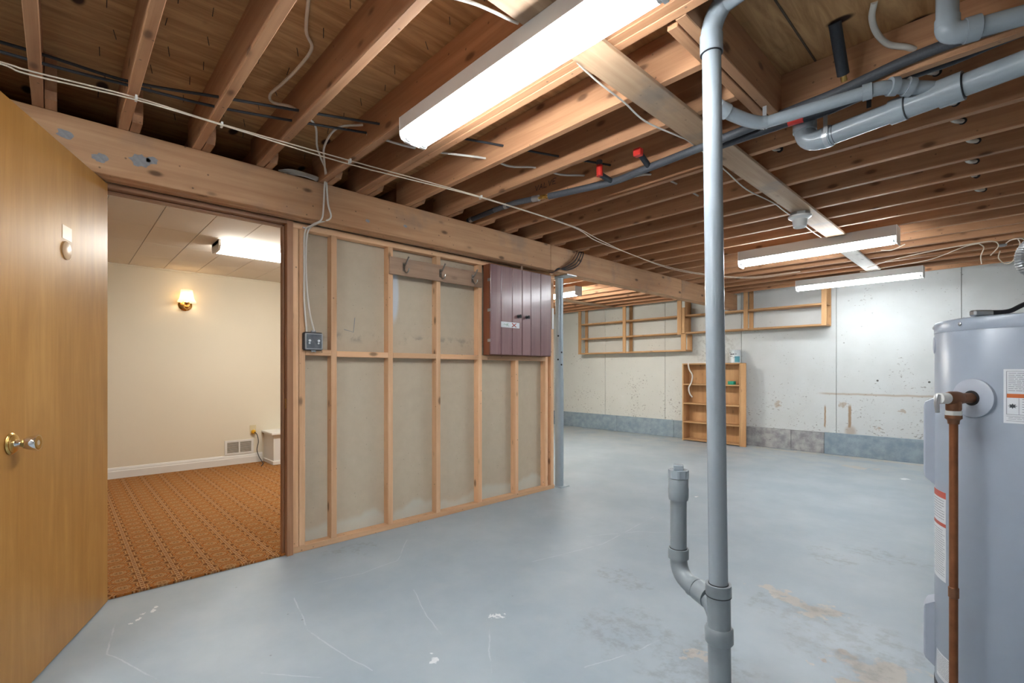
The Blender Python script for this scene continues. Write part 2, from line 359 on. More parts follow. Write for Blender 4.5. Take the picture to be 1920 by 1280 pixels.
def shade_mat():
    t = NT('fabric_shade'); t.out((0.93, 0.86, 0.74), 0.8)
    tr = t.n.new('ShaderNodeBsdfTranslucent'); tr.inputs[0].default_value = (0.95, 0.85, 0.68, 1)
    mx = t.n.new('ShaderNodeMixShader'); mx.inputs[0].default_value = 0.55
    t.l.new(t.b.outputs[0], mx.inputs[1]); t.l.new(tr.outputs[0], mx.inputs[2])
    t.l.new(mx.outputs[0], t.n['Material Output'].inputs[0]); return t.m
M['shade'] = shade_mat()
def box_cover():
    t = NT('smoky_clear_cover'); p = t.objc()
    c = t.mix(t.noise(p, 40, 3), (0.05, 0.06, 0.07), (0.20, 0.21, 0.23))
    return t.out(c, 0.15, 0, 0.6)
M['smoky'] = box_cover()

# ------------------------------------------------------------------ mesh helpers
def tag(o, label=None, cat=None, group=None, kind=None):
    if label: o['label'] = label
    if cat: o['category'] = cat
    if group: o['group'] = group
    if kind: o['kind'] = kind
    return o

def empty(name, loc=(0, 0, 0), rz=0.0, parent=None):
    o = bpy.data.objects.new(name, None); COL.objects.link(o); o.empty_display_size = 0.05
    o.location = loc; o.rotation_euler = (0, 0, rz); o.parent = parent
    return o

class B:
    """collects shapes; coordinates are those of the parent (or of the world)"""
    def __init__(s): s.v = []; s.f = []; s.sm = []
    def add(s, vs, fs, smooth=False):
        k = len(s.v); s.v += [Vector(v) for v in vs]
        for f in fs: s.f.append([i + k for i in f]); s.sm.append(smooth)
        return s
    def box(s, lo, hi):
        (a, b, c), (d, e, f) = lo, hi
        return s.add([(a, b, c), (d, b, c), (d, e, c), (a, e, c), (a, b, f), (d, b, f), (d, e, f), (a, e, f)],
                     [(0, 3, 2, 1), (4, 5, 6, 7), (0, 1, 5, 4), (1, 2, 6, 5), (2, 3, 7, 6), (3, 0, 4, 7)])
    def tube(s, pts, r, n=10, caps=True, closed=False, smooth=True):
        pts = [Vector(p) for p in pts]; N = len(pts)
        rs = r if isinstance(r, (list, tuple)) else [r] * N
        tang = []
        for i in range(N):
            a = pts[(i - 1) % N] if (closed or i > 0) else pts[i]
            b = pts[(i + 1) % N] if (closed or i < N - 1) else pts[i]
            tang.append((b - a).normalized())
        t0 = tang[0]; ref = Vector((0, 0, 1)) if abs(t0.z) < 0.9 else Vector((1, 0, 0))
        u = t0.cross(ref).normalized(); vs = []
        for i in range(N):
            t = tang[i]; u = (u - t * u.dot(t)).normalized(); w_ = t.cross(u)
            for k in range(n):
                a = 2 * math.pi * k / n
                vs.append(pts[i] + (u * math.cos(a) + w_ * math.sin(a)) * rs[i])
        fs = []
        for i in range(N if closed else N - 1):
            j = (i + 1) % N
            for k in range(n): fs.append((i * n + k, i * n + (k + 1) % n, j * n + (k + 1) % n, j * n + k))
        s.add(vs, fs, smooth)
        if caps and not closed:
            b0 = len(s.v) - N * n
            s.f.append([b0 + k for k in range(n)][::-1]); s.sm.append(False)
            s.f.append([b0 + (N - 1) * n + k for k in range(n)]); s.sm.append(False)
        return s
    def lathe(s, prof, c=(0, 0, 0), ax=(0, 0, 1), n=24, smooth=True):
        """prof = [(radius, height)] about axis ax through c"""
        ax = Vector(ax).normalized(); c = Vector(c)
        ref = Vector((0, 0, 1)) if abs(ax.z) < 0.9 else Vector((1, 0, 0))
        u = ax.cross(ref).normalized(); w_ = ax.cross(u); vs = []; fs = []
        for (r, h) in prof:
            for k in range(n):
                a = 2 * math.pi * k / n
                vs.append(c + ax * h + (u * math.cos(a) + w_ * math.sin(a)) * max(r, 1e-5))
        for i in range(len(prof) - 1):
            for k in range(n): fs.append((i * n + k, i * n + (k + 1) % n, (i + 1) * n + (k + 1) % n, (i + 1) * n + k))
        fs.append(tuple(range(n))[::-1]); fs.append(tuple((len(prof) - 1) * n + k for k in range(n)))
        s.add(vs, fs, smooth); s.sm[-1] = s.sm[-2] = False
        return s
    def prism(s, poly, axis, a, b):
        """poly in the two other axes (cyclic order), extruded along axis from a to b"""
        def P(h, q):
            r = [0, 0, 0]; r[axis] = h; r[(axis + 1) % 3] = q[0]; r[(axis + 2) % 3] = q[1]; return r
        n = len(poly)
        s.add([P(a, q) for q in poly] + [P(b, q) for q in poly],
              [tuple(range(n))[::-1], tuple(range(n, 2 * n))] + [(i, (i + 1) % n, n + (i + 1) % n, n + i) for i in range(n)])
        return s
    def build(s, name, mat, parent=None, bevel=0.0, fix=False, sharp=None):
        lo = Vector((min(v.x for v in s.v), min(v.y for v in s.v), min(v.z for v in s.v)))
        hi = Vector((max(v.x for v in s.v), max(v.y for v in s.v), max(v.z for v in s.v)))
        c = (lo + hi) / 2
        me = bpy.data.meshes.new(name)
        me.from_pydata([v - c for v in s.v], [], s.f)
        me.polygons.foreach_set('use_smooth', s.sm)
        if bevel or fix:
            bm = bmesh.new(); bm.from_mesh(me)
            if fix: bmesh.ops.recalc_face_normals(bm, faces=bm.faces)
            if bevel: bmesh.ops.bevel(bm, geom=list(bm.edges), offset=bevel, segments=1, affect='EDGES', profile=0.5)
            bm.to_mesh(me); bm.free()
        if any(s.sm): me.set_sharp_from_angle(angle=math.radians(38))
        me.materials.append(M[mat] if isinstance(mat, str) else mat)
        o = bpy.data.objects.new(name, me); COL.objects.link(o)
        o.location = c; o.parent = parent
        return o

def box(name, lo, hi, mat, parent=None, bevel=0.0):
    lo2 = tuple(min(a, b) for a, b in zip(lo, hi)); hi2 = tuple(max(a, b) for a, b in zip(lo, hi))
    return B().box(lo2, hi2).build(name, mat, parent, bevel)

def lumber(name, lo, hi, kind, parent=None, bevel=0.0025):
    d = [abs(b - a) for a, b in zip(lo, hi)]; ax = d.index(max(d))
    return box(name, lo, hi, kind + '_' + 'xyz'[ax], parent, bevel)

def smooth_path(pts, k=6):
    """Catmull-Rom through pts"""
    P = [Vector(p) for p in pts]; P = [P[0] * 2 - P[1]] + P + [P[-1] * 2 - P[-2]]; out = []
    for i in range(1, len(P) - 2):
        a, b, c, d = P[i - 1:i + 3]
        for j in range(k):
            t = j / k
            out.append(0.5 * ((2 * b) + (c - a) * t + (2 * a - 5 * b + 4 * c - d) * t * t + (3 * b - a - 3 * c + d) * t ** 3))
    out.append(P[-2]); return out

def cable(name, pts, r, mat, parent=None, k=6, n=8):
    return B().tube(smooth_path(pts, k), r, n).build(name, mat, parent)

# ================================================================== STRUCTURE
ZJ, ZS = 2.281, 2.468            # underside of the joists, underside of the subfloor
XW = -3.077                      # front face of the stud wall
DRY = -3.141                     # face of the drywall behind the studs
YF = 7.625                       # far concrete wall
XR, YB = 1.45, -2.6              # walls out of view behind the camera and to its right
XDEN = -6.45                     # back wall of the finished room
ZDEN = 2.25                      # its tile ceiling
YP = 3.47                        # end of the stud wall

fl = box('floor', (-7.8, YB - .1, -0.12), (XR + .1, YF + .2, 0.0), 'floor')
tag(fl, 'blue-grey painted concrete basement floor with scratches and peeled patches', 'floor', kind='structure')

# ---- ceiling: plywood subfloor with joists
ceil = box('ceiling', (-7.8, YB - .1, ZS), (XR + .1, YF + .2, ZS + 0.02), 'ply')
tag(ceil, 'open basement ceiling of wooden joists under a plywood subfloor', 'ceiling', kind='structure')
co = ceil.location
def cb(lo, hi): return tuple(a - b for a, b in zip(lo, co)), tuple(a - b for a, b in zip(hi, co))
JY = [-.086, .205, .50, .805, 1.153, 1.391, 1.431, 1.749, 2.062, 2.377, 2.668, 2.954, 3.268, 3.583, 3.892, 4.207, 4.516, 4.81, 5.12, 5.43, 5.736, 6.04, 6.346, 6.65, 6.955, 7.26]
JY = [-.70, -.39] + JY
for i, y in enumerate(JY):
    x1 = XR
    if 1.7 < y < 2.2: x1 = -0.822
    dz = random.uniform(-0.002, 0.002)
    lumber('joist', *cb((-3.055, y, ZJ), (x1, y + .038, ZS)), 'joist', ceil)
    if y == 1.391: continue
    # the joist from the other side laps over the beam beside it; its end is cut at a slant
    e = -2.80 + random.uniform(-.03, .03)
    b = B().prism([(y + .041 - co.y, 0), (y + .079 - co.y, 0), (y + .079 - co.y, 1), (y + .041 - co.y, 1)], 0, 0, 1)
    b.v = []
    for yy in (y + .041, y + .079):
        for (xx, zz) in ((-7.7, ZJ), (e - .02, ZJ), (e, ZJ + .03), (e, ZS), (-7.7, ZS)):
            b.v.append(Vector((xx, yy, zz)) - co)
    b.f = [(4, 3, 2, 1, 0), (5, 6, 7, 8, 9), (0, 1, 6, 5), (1, 2, 7, 6), (2, 3, 8, 7), (3, 4, 9, 8), (4, 0, 5, 9)]; b.sm = [False] * 7
    b.build('joist', 'joist_x', ceil, fix=True)
# header that closes the plumbing bay
lumber('header', *cb((-.822, 1.50, ZJ), (-.784, 2.376, ZS)), 'joist', ceil)
lumber('header', *cb((-.778, 1.472, ZJ), (-.74, 2.376, ZS)), 'joist', ceil)
# the loose plywood edge strip and seam in the plumbing bay
box('plywood_seam', *cb((-.609, 1.475, ZS - .003), (-.602, 2.375, ZS)), 'seam_wood', ceil)
# nails that missed the joists
nail = None
rn = random.Random(3)
for y0 in (.205, .50, .805, 1.153):
    for k in range(11):
        for s_ in (-1, 1):
            x = -3.0 + k * .19 + rn.uniform(-.03, .03); y = y0 + .02 + s_ * (.085 + rn.uniform(-.02, .025))
            if nail is None:
                nail = B().tube([(0, 0, 0), (0.002, 0.001, -.038)], 0.0014, 5, smooth=False).build('nail', 'iron', ceil); o = nail
            else:
                o = nail.copy(); COL.objects.link(o)
            o.location = Vector((x, y, ZS - .017)) - co; o.rotation_euler = (rn.uniform(-.3, .3), rn.uniform(-.3, .3), 0)
# cross-strapping nailed under the joists
def strap(lo, hi, mat, label, rz=0.0):
    o = box('ceiling_strap', lo, hi, mat, None, .002); o.rotation_euler.z = rz
    tag(o, label, 'board')
strap((-1.125, .81, 2.263), (-.99, 4.775, ZJ), 'strap', 'long water-stained board nailed across the joists past the grey pipe', .003)
strap((-1.19, 4.965, 2.263), (-1.06, 6.71, ZJ), 'strap_pale', 'whitewashed board nailed across the joists between the two far lamps', .012)
strap((-5.12, 5.8, 2.263), (-4.98, 7.24, ZJ), 'strap', 'narrow board under the joists above the hanging shelves on the left')
# handwriting on the joist by the shut-off valve
def strokes(b, segs, P, r):
    for sg in segs: b.tube([P(*q) for q in sg], r, 4, smooth=False)
LET = {'V': [[(0, 1), (.5, 0), (1, 1)]], 'A': [[(0, 0), (.5, 1), (1, 0)], [(.22, .4), (.8, .4)]], 'L': [[(0, 1), (.05, 0), (.9, .02)]],
       'E': [[(.9, 1), (0, 1), (0, 0), (.9, 0)], [(0, .5), (.7, .5)]]}
wb = B()
for i, ch in enumerate('VALVE'):
    x0 = -2.286 + i * .040
    strokes(wb, LET[ch], lambda u, v: Vector((x0 + u * .029 + v * .006, 2.3768, 2.362 + v * .034 + i * .001)) - co, .0024)
o = wb.build('handwriting', 'ink', ceil); o['label'] = 'handwritten word VALVE on the joist face'

# ---- the stud wall
wl = box('wall_left', (DRY - .012, 1.045, 0), (DRY, YP, 2.05), 'drywall')
tag(wl, 'open stud wall with grey drywall backing between the door and the post', 'wall', kind='structure')
wo = wl.location
def wbx(lo, hi): return tuple(a - b for a, b in zip(lo, wo)), tuple(a - b for a, b in zip(hi, wo))
def wlum(n, lo, hi): return lumber(n, *wbx(lo, hi), 'stud', wl)
wlum('bottom_plate', (DRY, 1.045, 0), (XW, YP, .038))
wlum('top_plate', (DRY, 1.045, 2.012), (XW, YP, 2.05))
ST = [1.045, 1.084, 1.287, 1.698, 2.108, 2.525, 2.948, 3.338, 3.42]
for i, y in enumerate(ST):
    top = 2.012
    if i == 6: top = 1.225
    wlum('stud', (DRY, y, .038), (XW + (0.001 if i < 2 else 0), y + (.038 if i else .036), top))
BL = [(1.122, 1.287), (1.325, 1.698), (1.736, 2.108), (2.146, 2.525), (2.563, 3.338)]
for i, (a, b) in enumerate(BL):
    z = 1.222 + (.006 if i == 0 else 0)
    wlum('blocking', (DRY, a, z), (XW, b, z + .038))
o = B().tube([Vector(p) - wo for p in ((DRY + .0008, 1.478, 1.495), (DRY + .0008, 1.468, 1.395), (DRY + .0008, 1.402, 1.41))], .0022, 5, smooth=False).build('pencil_mark', 'ink_grey', wl)
# the same wall beyond the door, out of view behind the open door
w2 = box('wall_left_return', (DRY - .012, YB, 0), (DRY, .13, 2.05), 'drywall')
tag(w2, 'short piece of stud wall hidden behind the open wooden door', 'wall', kind='structure')

# ---- door opening, jambs and door
jb = empty('trim_1', (-3.1, .58, 0))
tag(jb, 'dark brown door jamb around the opening to the carpeted room', 'door frame', kind='structure')
def jbx(n, lo, hi, m): return box(n, tuple(a - b for a, b in zip(lo, (-3.1, .58, 0))), tuple(a - b for a, b in zip(hi, (-3.1, .58, 0))), m, jb, .0015)
jbx('side_jamb', (-3.16, 1.008, 0), (-3.06, 1.044, 2.05), 'jamb')
jbx('door_stop', (-3.145, .996, 0), (-3.105, 1.008, 2.02), 'jamb')
jbx('side_jamb', (-3.16, .13, 0), (-3.075, .155, 2.05), 'jamb')
jbx('head_jamb', (-3.16, .155, 2.026), (-3.06, 1.008, 2.05), 'jamb_y')
jbx('door_stop', (-3.145, .155, 2.014), (-3.105, .996, 2.026), 'jamb_y')
jbx('strike_plate', (-3.10, 1.0065, .90), (-3.075, 1.0085, .96), 'brass')

dr = empty('door_1', (-3.055, .172, 0.006), math.radians(-21.8))
tag(dr, 'varnished brown wooden door standing open with a metal knob', 'door', kind='structure')
box('door_slab', (0, -.036, 0), (.86, 0, 2.036), 'door', dr, .002)
kb = empty('knob', (.783, 0, .879), 0, dr)
B().lathe([(.036, 0), (.037, .003), (.034, .006), (.031, .0075), (.031, .010), (.026, .012), (.014, .014)], (0, 0, 0), (0, 1, 0), 28).build('rosette', 'brass', kb)
B().lathe([(.013, .012), (.011, .02), (.0105, .028), (.016, .034), (.022, .045), (.0255, .060), (.0262, .070), (.0255, .073)], (0, 0, 0), (0, 1, 0), 28).build('knob_body', 'chrome', kb)
B().lathe([(.0255, .0725), (.022, .0742), (.016, .0735), (.006, .0728), (.001, .0726)], (0, 0, 0), (0, 1, 0), 28).build('knob_face', 'brass', kb)
B().lathe([(.037, 0.0002), (.037, .004), (.034, .0055), (.0005, .0058)], (.408, 0, 1.615), (0, 1, 0), 28).build('disc', 'tan_disc', dr)['label'] = 'small tan wooden disc'
B().box((.362, 0.0002, 1.660), (.44, .0010, 1.715)).build('tape_scrap', 'tan_disc', dr)['label'] = 'scrap of clear tape'
for z in (.25, 1.02, 1.80):
    b = B().tube([(-.006, -.034, z - .045), (-.006, -.034, z + .045)], .006, 10)
    b.build('hinge', 'brass', dr)

# ---- beam
bmq = empty('support_beam', (-2.99, 3.3, 2.05))
tag(bmq, 'thick pale wooden beam carrying the joists above the stud wall', 'beam')
def bq(lo, hi): return tuple(a - b for a, b in zip(lo, (-2.99, 3.3, 2.05))), tuple(a - b for a, b in zip(hi, (-2.99, 3.3, 2.05)))
SEG = [(YB, 3.258), (3.261, 5.72), (5.723, 7.46)]
for j, xx in enumerate((-2.935, -2.9745, -3.014)):
    for (a, b) in (SEG if j == 0 else [(YB, 7.46)]):
        box('beam_ply', *bq((xx - .039, a, 2.05), (xx, b, 2.2805)), 'beam', bmq, .003)
rb = random.Random(5)
for (y, z, r) in ((.139, 2.118, .030), (.285, 2.152, .042), (.33, 2.165, .026), (1.47, 2.112, .016), (1.75, 2.136, .014), (.02, 2.19, .03)):
    n = 18; pl = []
    for k in range(n):
        a = 2 * math.pi * k / n; q = r * rb.uniform(.75, 1.15)
        pl.append((y + math.cos(a) * q - 3.3, z + math.sin(a) * q * .72 - 2.05))
    B().prism(pl, 0, .0552, .0560).build('paint_blotch', 'grey_blob', bmq)

# ---- steel post at the end of the wall
ps = empty('steel_post', (-3.10, 3.565, 0))
tag(ps, 'grey steel post with bolt holes at the end of the stud wall', 'post')
B().tube([(0, 0, 0.008), (0, 0, 1.05)], .043, 24).build('outer_tube', 'post', ps)
B().tube([(0, 0, 1.05), (0, 0, 2.035)], .0395, 24).build('inner_tube', 'post', ps)
box('base_plate', (-.07, -.05, 0), (.07, .07, .008), 'post', ps)
box('top_plate', (-.07, -.07, 2.04), (.16, .07, 2.049), 'steel', ps)
for (z, an) in ((1.31, -.25), (1.24, -1.15), (1.19, -.3), (1.47, -1.1)):
    B().lathe([(.009, 0), (.009, .001), (.001, .0011)], (.0393 * math.cos(an), .0393 * math.sin(an), z), (math.cos(an), math.sin(an), 0), 12).build('bolt_hole', 'black', ps)

# ---- far concrete wall: panels cast between the form joints, and the footing
wb_ = box('wall_back', (-7.8, YF + .012, 0), (XR + .1, YF + .2, ZS), 'seam')
tag(wb_, 'white painted concrete wall with stains and form joints', 'wall', kind='structure')
so = wb_.location
sx = [-7.8, -6.70, -5.465, -4.215, -2.938, -1.70, -.464, .78, XR + .1]
for a, b in zip(sx[:-1], sx[1:]):
    box('concrete_panel', tuple(p - q for p, q in zip((a + .003, YF, .28 + random.uniform(0, .012)), so)), tuple(p - q for p, q in zip((b - .003, YF + .012, ZS), so)), 'concrete', wb_, .002)
for (a, b, m) in ((-7.8, -5.2, 'foot_blue'), (-5.197, -4.05, 'foot_blue'), (-4.047, -2.86, 'foot_blue'), (-2.857, -2.25, 'foot_raw'), (-2.247, -1.84, 'foot_raw'), (-1.837, .3, 'foot_blue'), (.303, XR + .1, 'foot_blue')):
    box('footing', tuple(p - q for p, q in zip((a, YF - .012, 0), so)), tuple(p - q for p, q in zip((b, YF + .012, .292 if m == 'foot_blue' else .285), so)), m, wb_, .004)
# ---- walls out of view that close the basement
for n, lo, hi, lab in (('wall_right', (XR, YB, 0), (XR + .1, YF, ZS), 'white concrete wall on the right out of view'),
                       ('wall_front', (-7.8, YB - .1, 0), (XR + .1, YB, ZS), 'white concrete wall behind the camera'),
                       ('wall_far_left', (-7.8, YP + .1, 0), (-7.7, YF, ZS), 'white concrete wall at the far left end')):
    tag(box(n, lo, hi, 'concrete'), lab, 'wall', kind='structure')

# ---- the finished room behind the door
for n, lo, hi, m, lab in (('wall_den_back', (XDEN - .1, YB, 0), (XDEN, YP, ZDEN), 'den_wall', 'cream painted wall of the carpeted room with a sconce'),
                       ('wall_den_right', (XDEN, YP - .08, 0), (DRY - .013, YP, ZDEN), 'den_wall', 'cream side wall of the carpeted room hidden by the stud wall'),
                       ('wall_den_inner', (DRY - .026, 1.045, 0), (DRY - .013, YP - .081, 2.25), 'den_wall', 'cream inner face of the wall with the doorway'),
                       ('wall_den_header', (DRY - .026, .13, 2.051), (DRY - .013, 1.044, 2.25), 'den_wall', 'cream strip of wall above the doorway on the room side')):
    tag(box(n, lo, hi, m), lab, 'wall', kind='structure')
cr = box('carpet', (XDEN, YB, 0.0005), (-3.088, YP - .081, .012), 'carpet')
tag(cr, 'orange and brown patterned carpet in the room behind the door', 'carpet')
bb = empty('baseboard_den', (XDEN, 0, 0)); tag(bb, 'white moulded baseboard along the cream wall', 'baseboard', kind='structure')
B().prism([(.012, 0.0), (.012, .016), (.085, .016), (.095, .012), (.104, .012), (.122, .006), (.126, 0.0)], 1, YB, 1.83).build('moulding', 'white_trim', bb, fix=True)

cd = box('ceiling_den', (XDEN, YB, ZDEN + .008), (-3.20, YP - .081, ZDEN + .02), 'seam')
tag(cd, 'pale tiled ceiling of the carpeted room', 'ceiling', kind='structure')
cdo = cd.location
tx = [XDEN]
while tx[-1] < -3.25: tx.append(min(tx[-1] + .61, -3.20))
y = -1.57
while y < YP - .1:
    for a, b in zip(tx[:-1], tx[1:]):
        box('ceiling_tile', tuple(p - q for p, q in zip((a + .001, max(y, YB) + .0015, ZDEN), cdo)), tuple(p - q for p, q in zip((b - .001, min(y + .3, YP - .081) - .0015, ZDEN + .008), cdo)), 'den_tile', cd, .002)
    y += .3
tr = box('trim_2', (XDEN, YB, ZDEN - .018), (XDEN + .012, YP - .081, ZDEN), 'den_wall', None, .003)
tag(tr, 'thin cream ceiling moulding along the back wall of the carpeted room', 'trim', kind='structure')

# ================================================================== LAMPS
def strip_light(label, x0, x1, y0, y1, zt=ZJ, zb=2.160, group='two-tube fluorescent strip lights under the joists', tube='tube'):
    yc = (y0 + y1) / 2; h = (y1 - y0) / 2; L = x1 - x0
    t = empty('fluorescent_light', (x0, yc, zt)); tag(t, label, 'light', group)
    hs = -(zt - zb) * .58                                     # underside of the channel
    B().box((.004, -h, hs), (L - .004, -h + .004, 0)).box((.004, h - .004, hs), (L - .004, h, 0)).box((.004, -h + .004, -.004), (L - .004, h - .004, 0)).build('housing', 'fix_grey', t)
    B().prism([(-h + .004, hs), (-h * .55, hs + .002), (-.012, hs - .012), (.012, hs - .012), (h * .55, hs + .002), (h - .004, hs), (h - .004, hs + .006), (-h + .004, hs + .006)], 0, .006, L - .006).build('reflector', 'fix_white', t, fix=True)
    zl = zb - zt; r = .03
    poly = [(-h, 0), (h, 0), (h, zl + r), (h - r * .3, zl + r * .3), (h - r, zl), (-h + r, zl), (-h + r * .3, zl + r * .3), (-h, zl + r)]
    for a in (0.0, L - .004): B().prism(poly, 0, a, a + .004).build('end_plate', 'fix_white', t, fix=True)
    zc = hs - .026
    for s in (-1, 1):
        for a in (.004, L - .018):
            B().box((a, s * h * .5 - .016, zc - .02), (a + .014, s * h * .5 + .016, hs)).build('lamp_holder', 'fix_white', t)
        tb = B().tube([(.03, s * h * .5, zc), (L - .03, s * h * .5, zc)], .0185, 14).build('tube', tube, t)
        for a in (.018, L - .030):
            ch = B().tube([(a, s * h * .5, zc), (a + .012, s * h * .5, zc)], .0187, 14).build('tube_cap', 'steel', tb)
            ch.location = Vector(ch.location) - Vector(tb.location)
    return t
strip_light('large fluorescent light nearest the camera, its two bare tubes glowing', -1.905, -.665, 1.105, 1.255, 2.262, 2.158)
strip_light('middle fluorescent light of the three, across the whitewashed board', -1.877, -.662, 4.783, 4.94, ZJ, 2.135)
strip_light('farthest fluorescent light of the three, close to the white wall', -1.937, -.712, 6.73, 6.88, 2.262, 2.135, tube='tube_dim')
strip_light('fluorescent light seen past the steel post, beyond the beam', -5.35, -4.12, 5.06, 5.21, ZJ, 2.15, tube='tube_strong')
strip_light('added fluorescent light, unseen behind the camera, that brightens the room', -1.9, -.68, -1.55, -1.40, ZJ, 2.16)  # extra unseen lamp, added to raise the overall brightness

# bulb holder on the long board
t = empty('lamp_holder', (-1.085, 3.87, 2.263)); tag(t, 'white porcelain lamp holder box fixed to the long board', 'lamp holder')
B().lathe([(.066, 0), (.066, -.018), (.060, -.022)], (0, 0, 0), (0, 0, 1), 8, False).build('octagon_box', 'steel', t, fix=True)
B().lathe([(.075, -.022), (.073, -.034), (.048, -.048), (.042, -.10), (.036, -.105)], (0, 0, 0), (0, 0, 1), 24).build('porcelain_socket', 'white_plastic', t, fix=True)

# den ceiling lamp (wrap-around)
t = empty('ceiling_light', (-4.80, .985, ZDEN)); tag(t, 'long white wraparound ceiling light on the tiled ceiling', 'light')
B().box((-.11, 0, -.035), (.11, 1.24, 0)).build('body', 'fix_white', t, .003)
for y in (0, 1.225): B().prism([(0, -.13), (0, .13), (-.05, .13), (-.085, .10), (-.09, 0), (-.085, -.10), (-.05, -.13)], 1, y, y + .018).build('end_cap', 'white_plastic', t, fix=True)
B().prism([(-.036, -.12), (-.036, .12), (-.05, .12), (-.078, .095), (-.082, 0), (-.078, -.095), (-.05, -.12)], 1, .018, 1.225).build('diffuser', 'tube_den', t, fix=True)

# sconce
t = empty('wall_sconce', (XDEN, 1.03, 1.86)); tag(t, 'small gilded wall sconce with a pleated cream shade', 'lamp')
B().lathe([(.068, 0.0), (.066, .008), (.052, .018), (.03, .024), (.012, .026)], (0, 0, .01), (1, 0, 0), 24).build('back_plate', 'gold', t)
B().tube(smooth_path([(.02, 0, .0), (.06, 0, -.028), (.10, 0, -.02), (.11, 0, .02)]), .010, 10).build('arm', 'gold', t)
B().lathe([(.004, -.062), (.008, -.045), (.024, -.035), (.03, -.02), (.024, -.005), (.012, .0), (.026, .018), (.028, .03), (.014, .036)], (.10, 0, .0), (0, 0, 1), 18).build('cup', 'gold', t)
sh = B(); n = 40; vs = []; fs = []
prof = [(.085, .030), (.082, .044), (.070, .065), (.062, .095), (.057, .135), (.054, .165)]
for (r, h) in prof:
    for k in range(n):
        a = 2 * math.pi * k / n; q = r * (1 + .025 * (k % 2))
        vs.append((.10 + math.cos(a) * q, math.sin(a) * q, h))
for i in range(len(prof) - 1):
    for k in range(n): fs.append((i * n + k, i * n + (k + 1) % n, (i + 1) * n + (k + 1) % n, (i + 1) * n + k))
sh.add(vs, fs, True).build('shade', 'shade', t)
B().lathe([(.006, .036), (.014, .06), (.016, .085), (.010, .11), (.001, .12)], (.10, 0, 0), (0, 0, 1), 12).build('bulb', 'bulb', t)

# outlet with a yellow plug, its cord; vent; boxed ledge
t = empty('wall_outlet', (XDEN, 1.725, .41)); tag(t, 'ivory wall outlet above the vent', 'outlet')
box('cover_plate', (0, -.035, -.057), (.006, .035, .057), 'plate_ivory', t, .002)
for z in (-.022, .022): B().lathe([(.017, 0), (.017, .002), (.001, .0022)], (.006, 0, z), (1, 0, 0), 16).build('socket', 'plate_ivory', t)
t = empty('power_cord', (XDEN, 1.725, .388)); tag(t, 'dark cord with a yellow plug running down to the carpet', 'cord')
B().lathe([(.022, .009), (.026, .018), (.024, .034), (.012, .045)], (0, 0, -.002), (1, 0, 0), 16).build('plug', 'yellow', t)
cable('cord', [(.04, .0, -.004), (.058, .028, -.03), (.05, .048, -.12), (.045, .034, -.22), (.06, .05, -.30), (.075, .07, -.345), (.12, .075, -.371), (.20, .06, -.371), (.34, .0, -.371)], .0045, 'cable_black', t)
t = empty('wall_vent', (XDEN, 1.575, .215)); tag(t, 'white louvred wall vent just above the baseboard', 'vent')
for (lo, hi) in (((0, -.155, .062), (.010, .155, .085)), ((0, -.155, -.085), (.010, .155, -.062)), ((0, -.155, -.062), (.010, -.13, .062)), ((0, .13, -.062), (.010, .155, .062)), ((0, -.008, -.062), (.010, .008, .062))):
    box('frame', lo, hi, 'white_trim', t)
box('duct_shade', (.0002, -.13, -.062), (.001, .13, .062), 'vent_dark', t)  # flat dark sheet standing in for the shade behind the louvres
for k in range(9):
    z = -.055 + k * .0138
    for (a, b) in ((-.13, -.008), (.008, .13)):
        B().prism([(z, .0012), (z + .003, .0012), (z + .009, .009), (z + .006, .009)], 1, a, b).build('louvre', 'white_trim', t, fix=True)
t = empty('boxed_ledge', (-6.23, 2.2, .012)); tag(t, 'white boxed-in ledge with a moulded cap beside the outlet', 'ledge')
box('body', (-.22, -.35, 0), (.15, .9, .355), 'white_trim', t)
box('cap', (-.22, -.38, .355), (.185, .9, .385), 'white_trim', t, .006)
box('plinth', (-.22, -.362, 0), (.165, .9, .045), 'white_trim', t, .004)
cable('cord', [(.156, -.21, .33), (.16, -.225, .2), (.158, -.235, .13), (.16, -.215, .05), (.2, -.19, .004)], .0035, 'cable_black', t)

# ================================================================== ON THE STUD WALL
t = empty('wall_cabinet', (XW, 2.577, 1.262)); tag(t, 'dark red-brown wall cabinet with two plank doors', 'cabinet')
W, Hc, D = .745, .752, .075
box('side_panel', (0, 0, 0), (D, .018, Hc), 'cab_side', t); box('side_panel', (0, W - .018, 0), (D, W, Hc), 'cab_side', t)
box('top_panel', (0, .018, Hc - .018), (D, W - .018, Hc), 'cab_side', t); box('bottom_panel', (0, .018, 0), (D, W - .018, .018), 'cab_side', t)
box('back_panel', (0, .018, .018), (.004, W - .018, Hc - .018), 'cab_side', t)
px = [0.0, .118, .247, .366, .369, .475, .602, W]
for (i0, i1) in ((0, 3), (4, 7)):
    d = empty('door', (D + .001, px[i0], .004), 0, t)
    for i in range(i0, i1):
        o = box('plank', (0, px[i] - px[i0] + .002, 0), (.016, px[i + 1] - px[i0] - .002, Hc - .006), 'cab', d, .0035)
    kx = (px[i1] - px[i0] - .05) if i0 == 0 else .05
    B().lathe([(.016, .016), (.016, .019), (.007, .021), (.007, .034), (.014, .040), (.015, .046), (.009, .051), (.001, .052)], (0, kx, .335), (1, 0, 0), 16).build('knob', 'iron', d)
for z in (.12, .37, .62): box('hinge', (D - .02, -.002, z - .012), (D + .014, .0, z + .012), 'steel', t)
st = empty('sticker', (D + .0175, .115, .235), 0, t)
box('paper', (0, 0, 0), (.0008, .215, .048), 'sticker', st)
g = B()
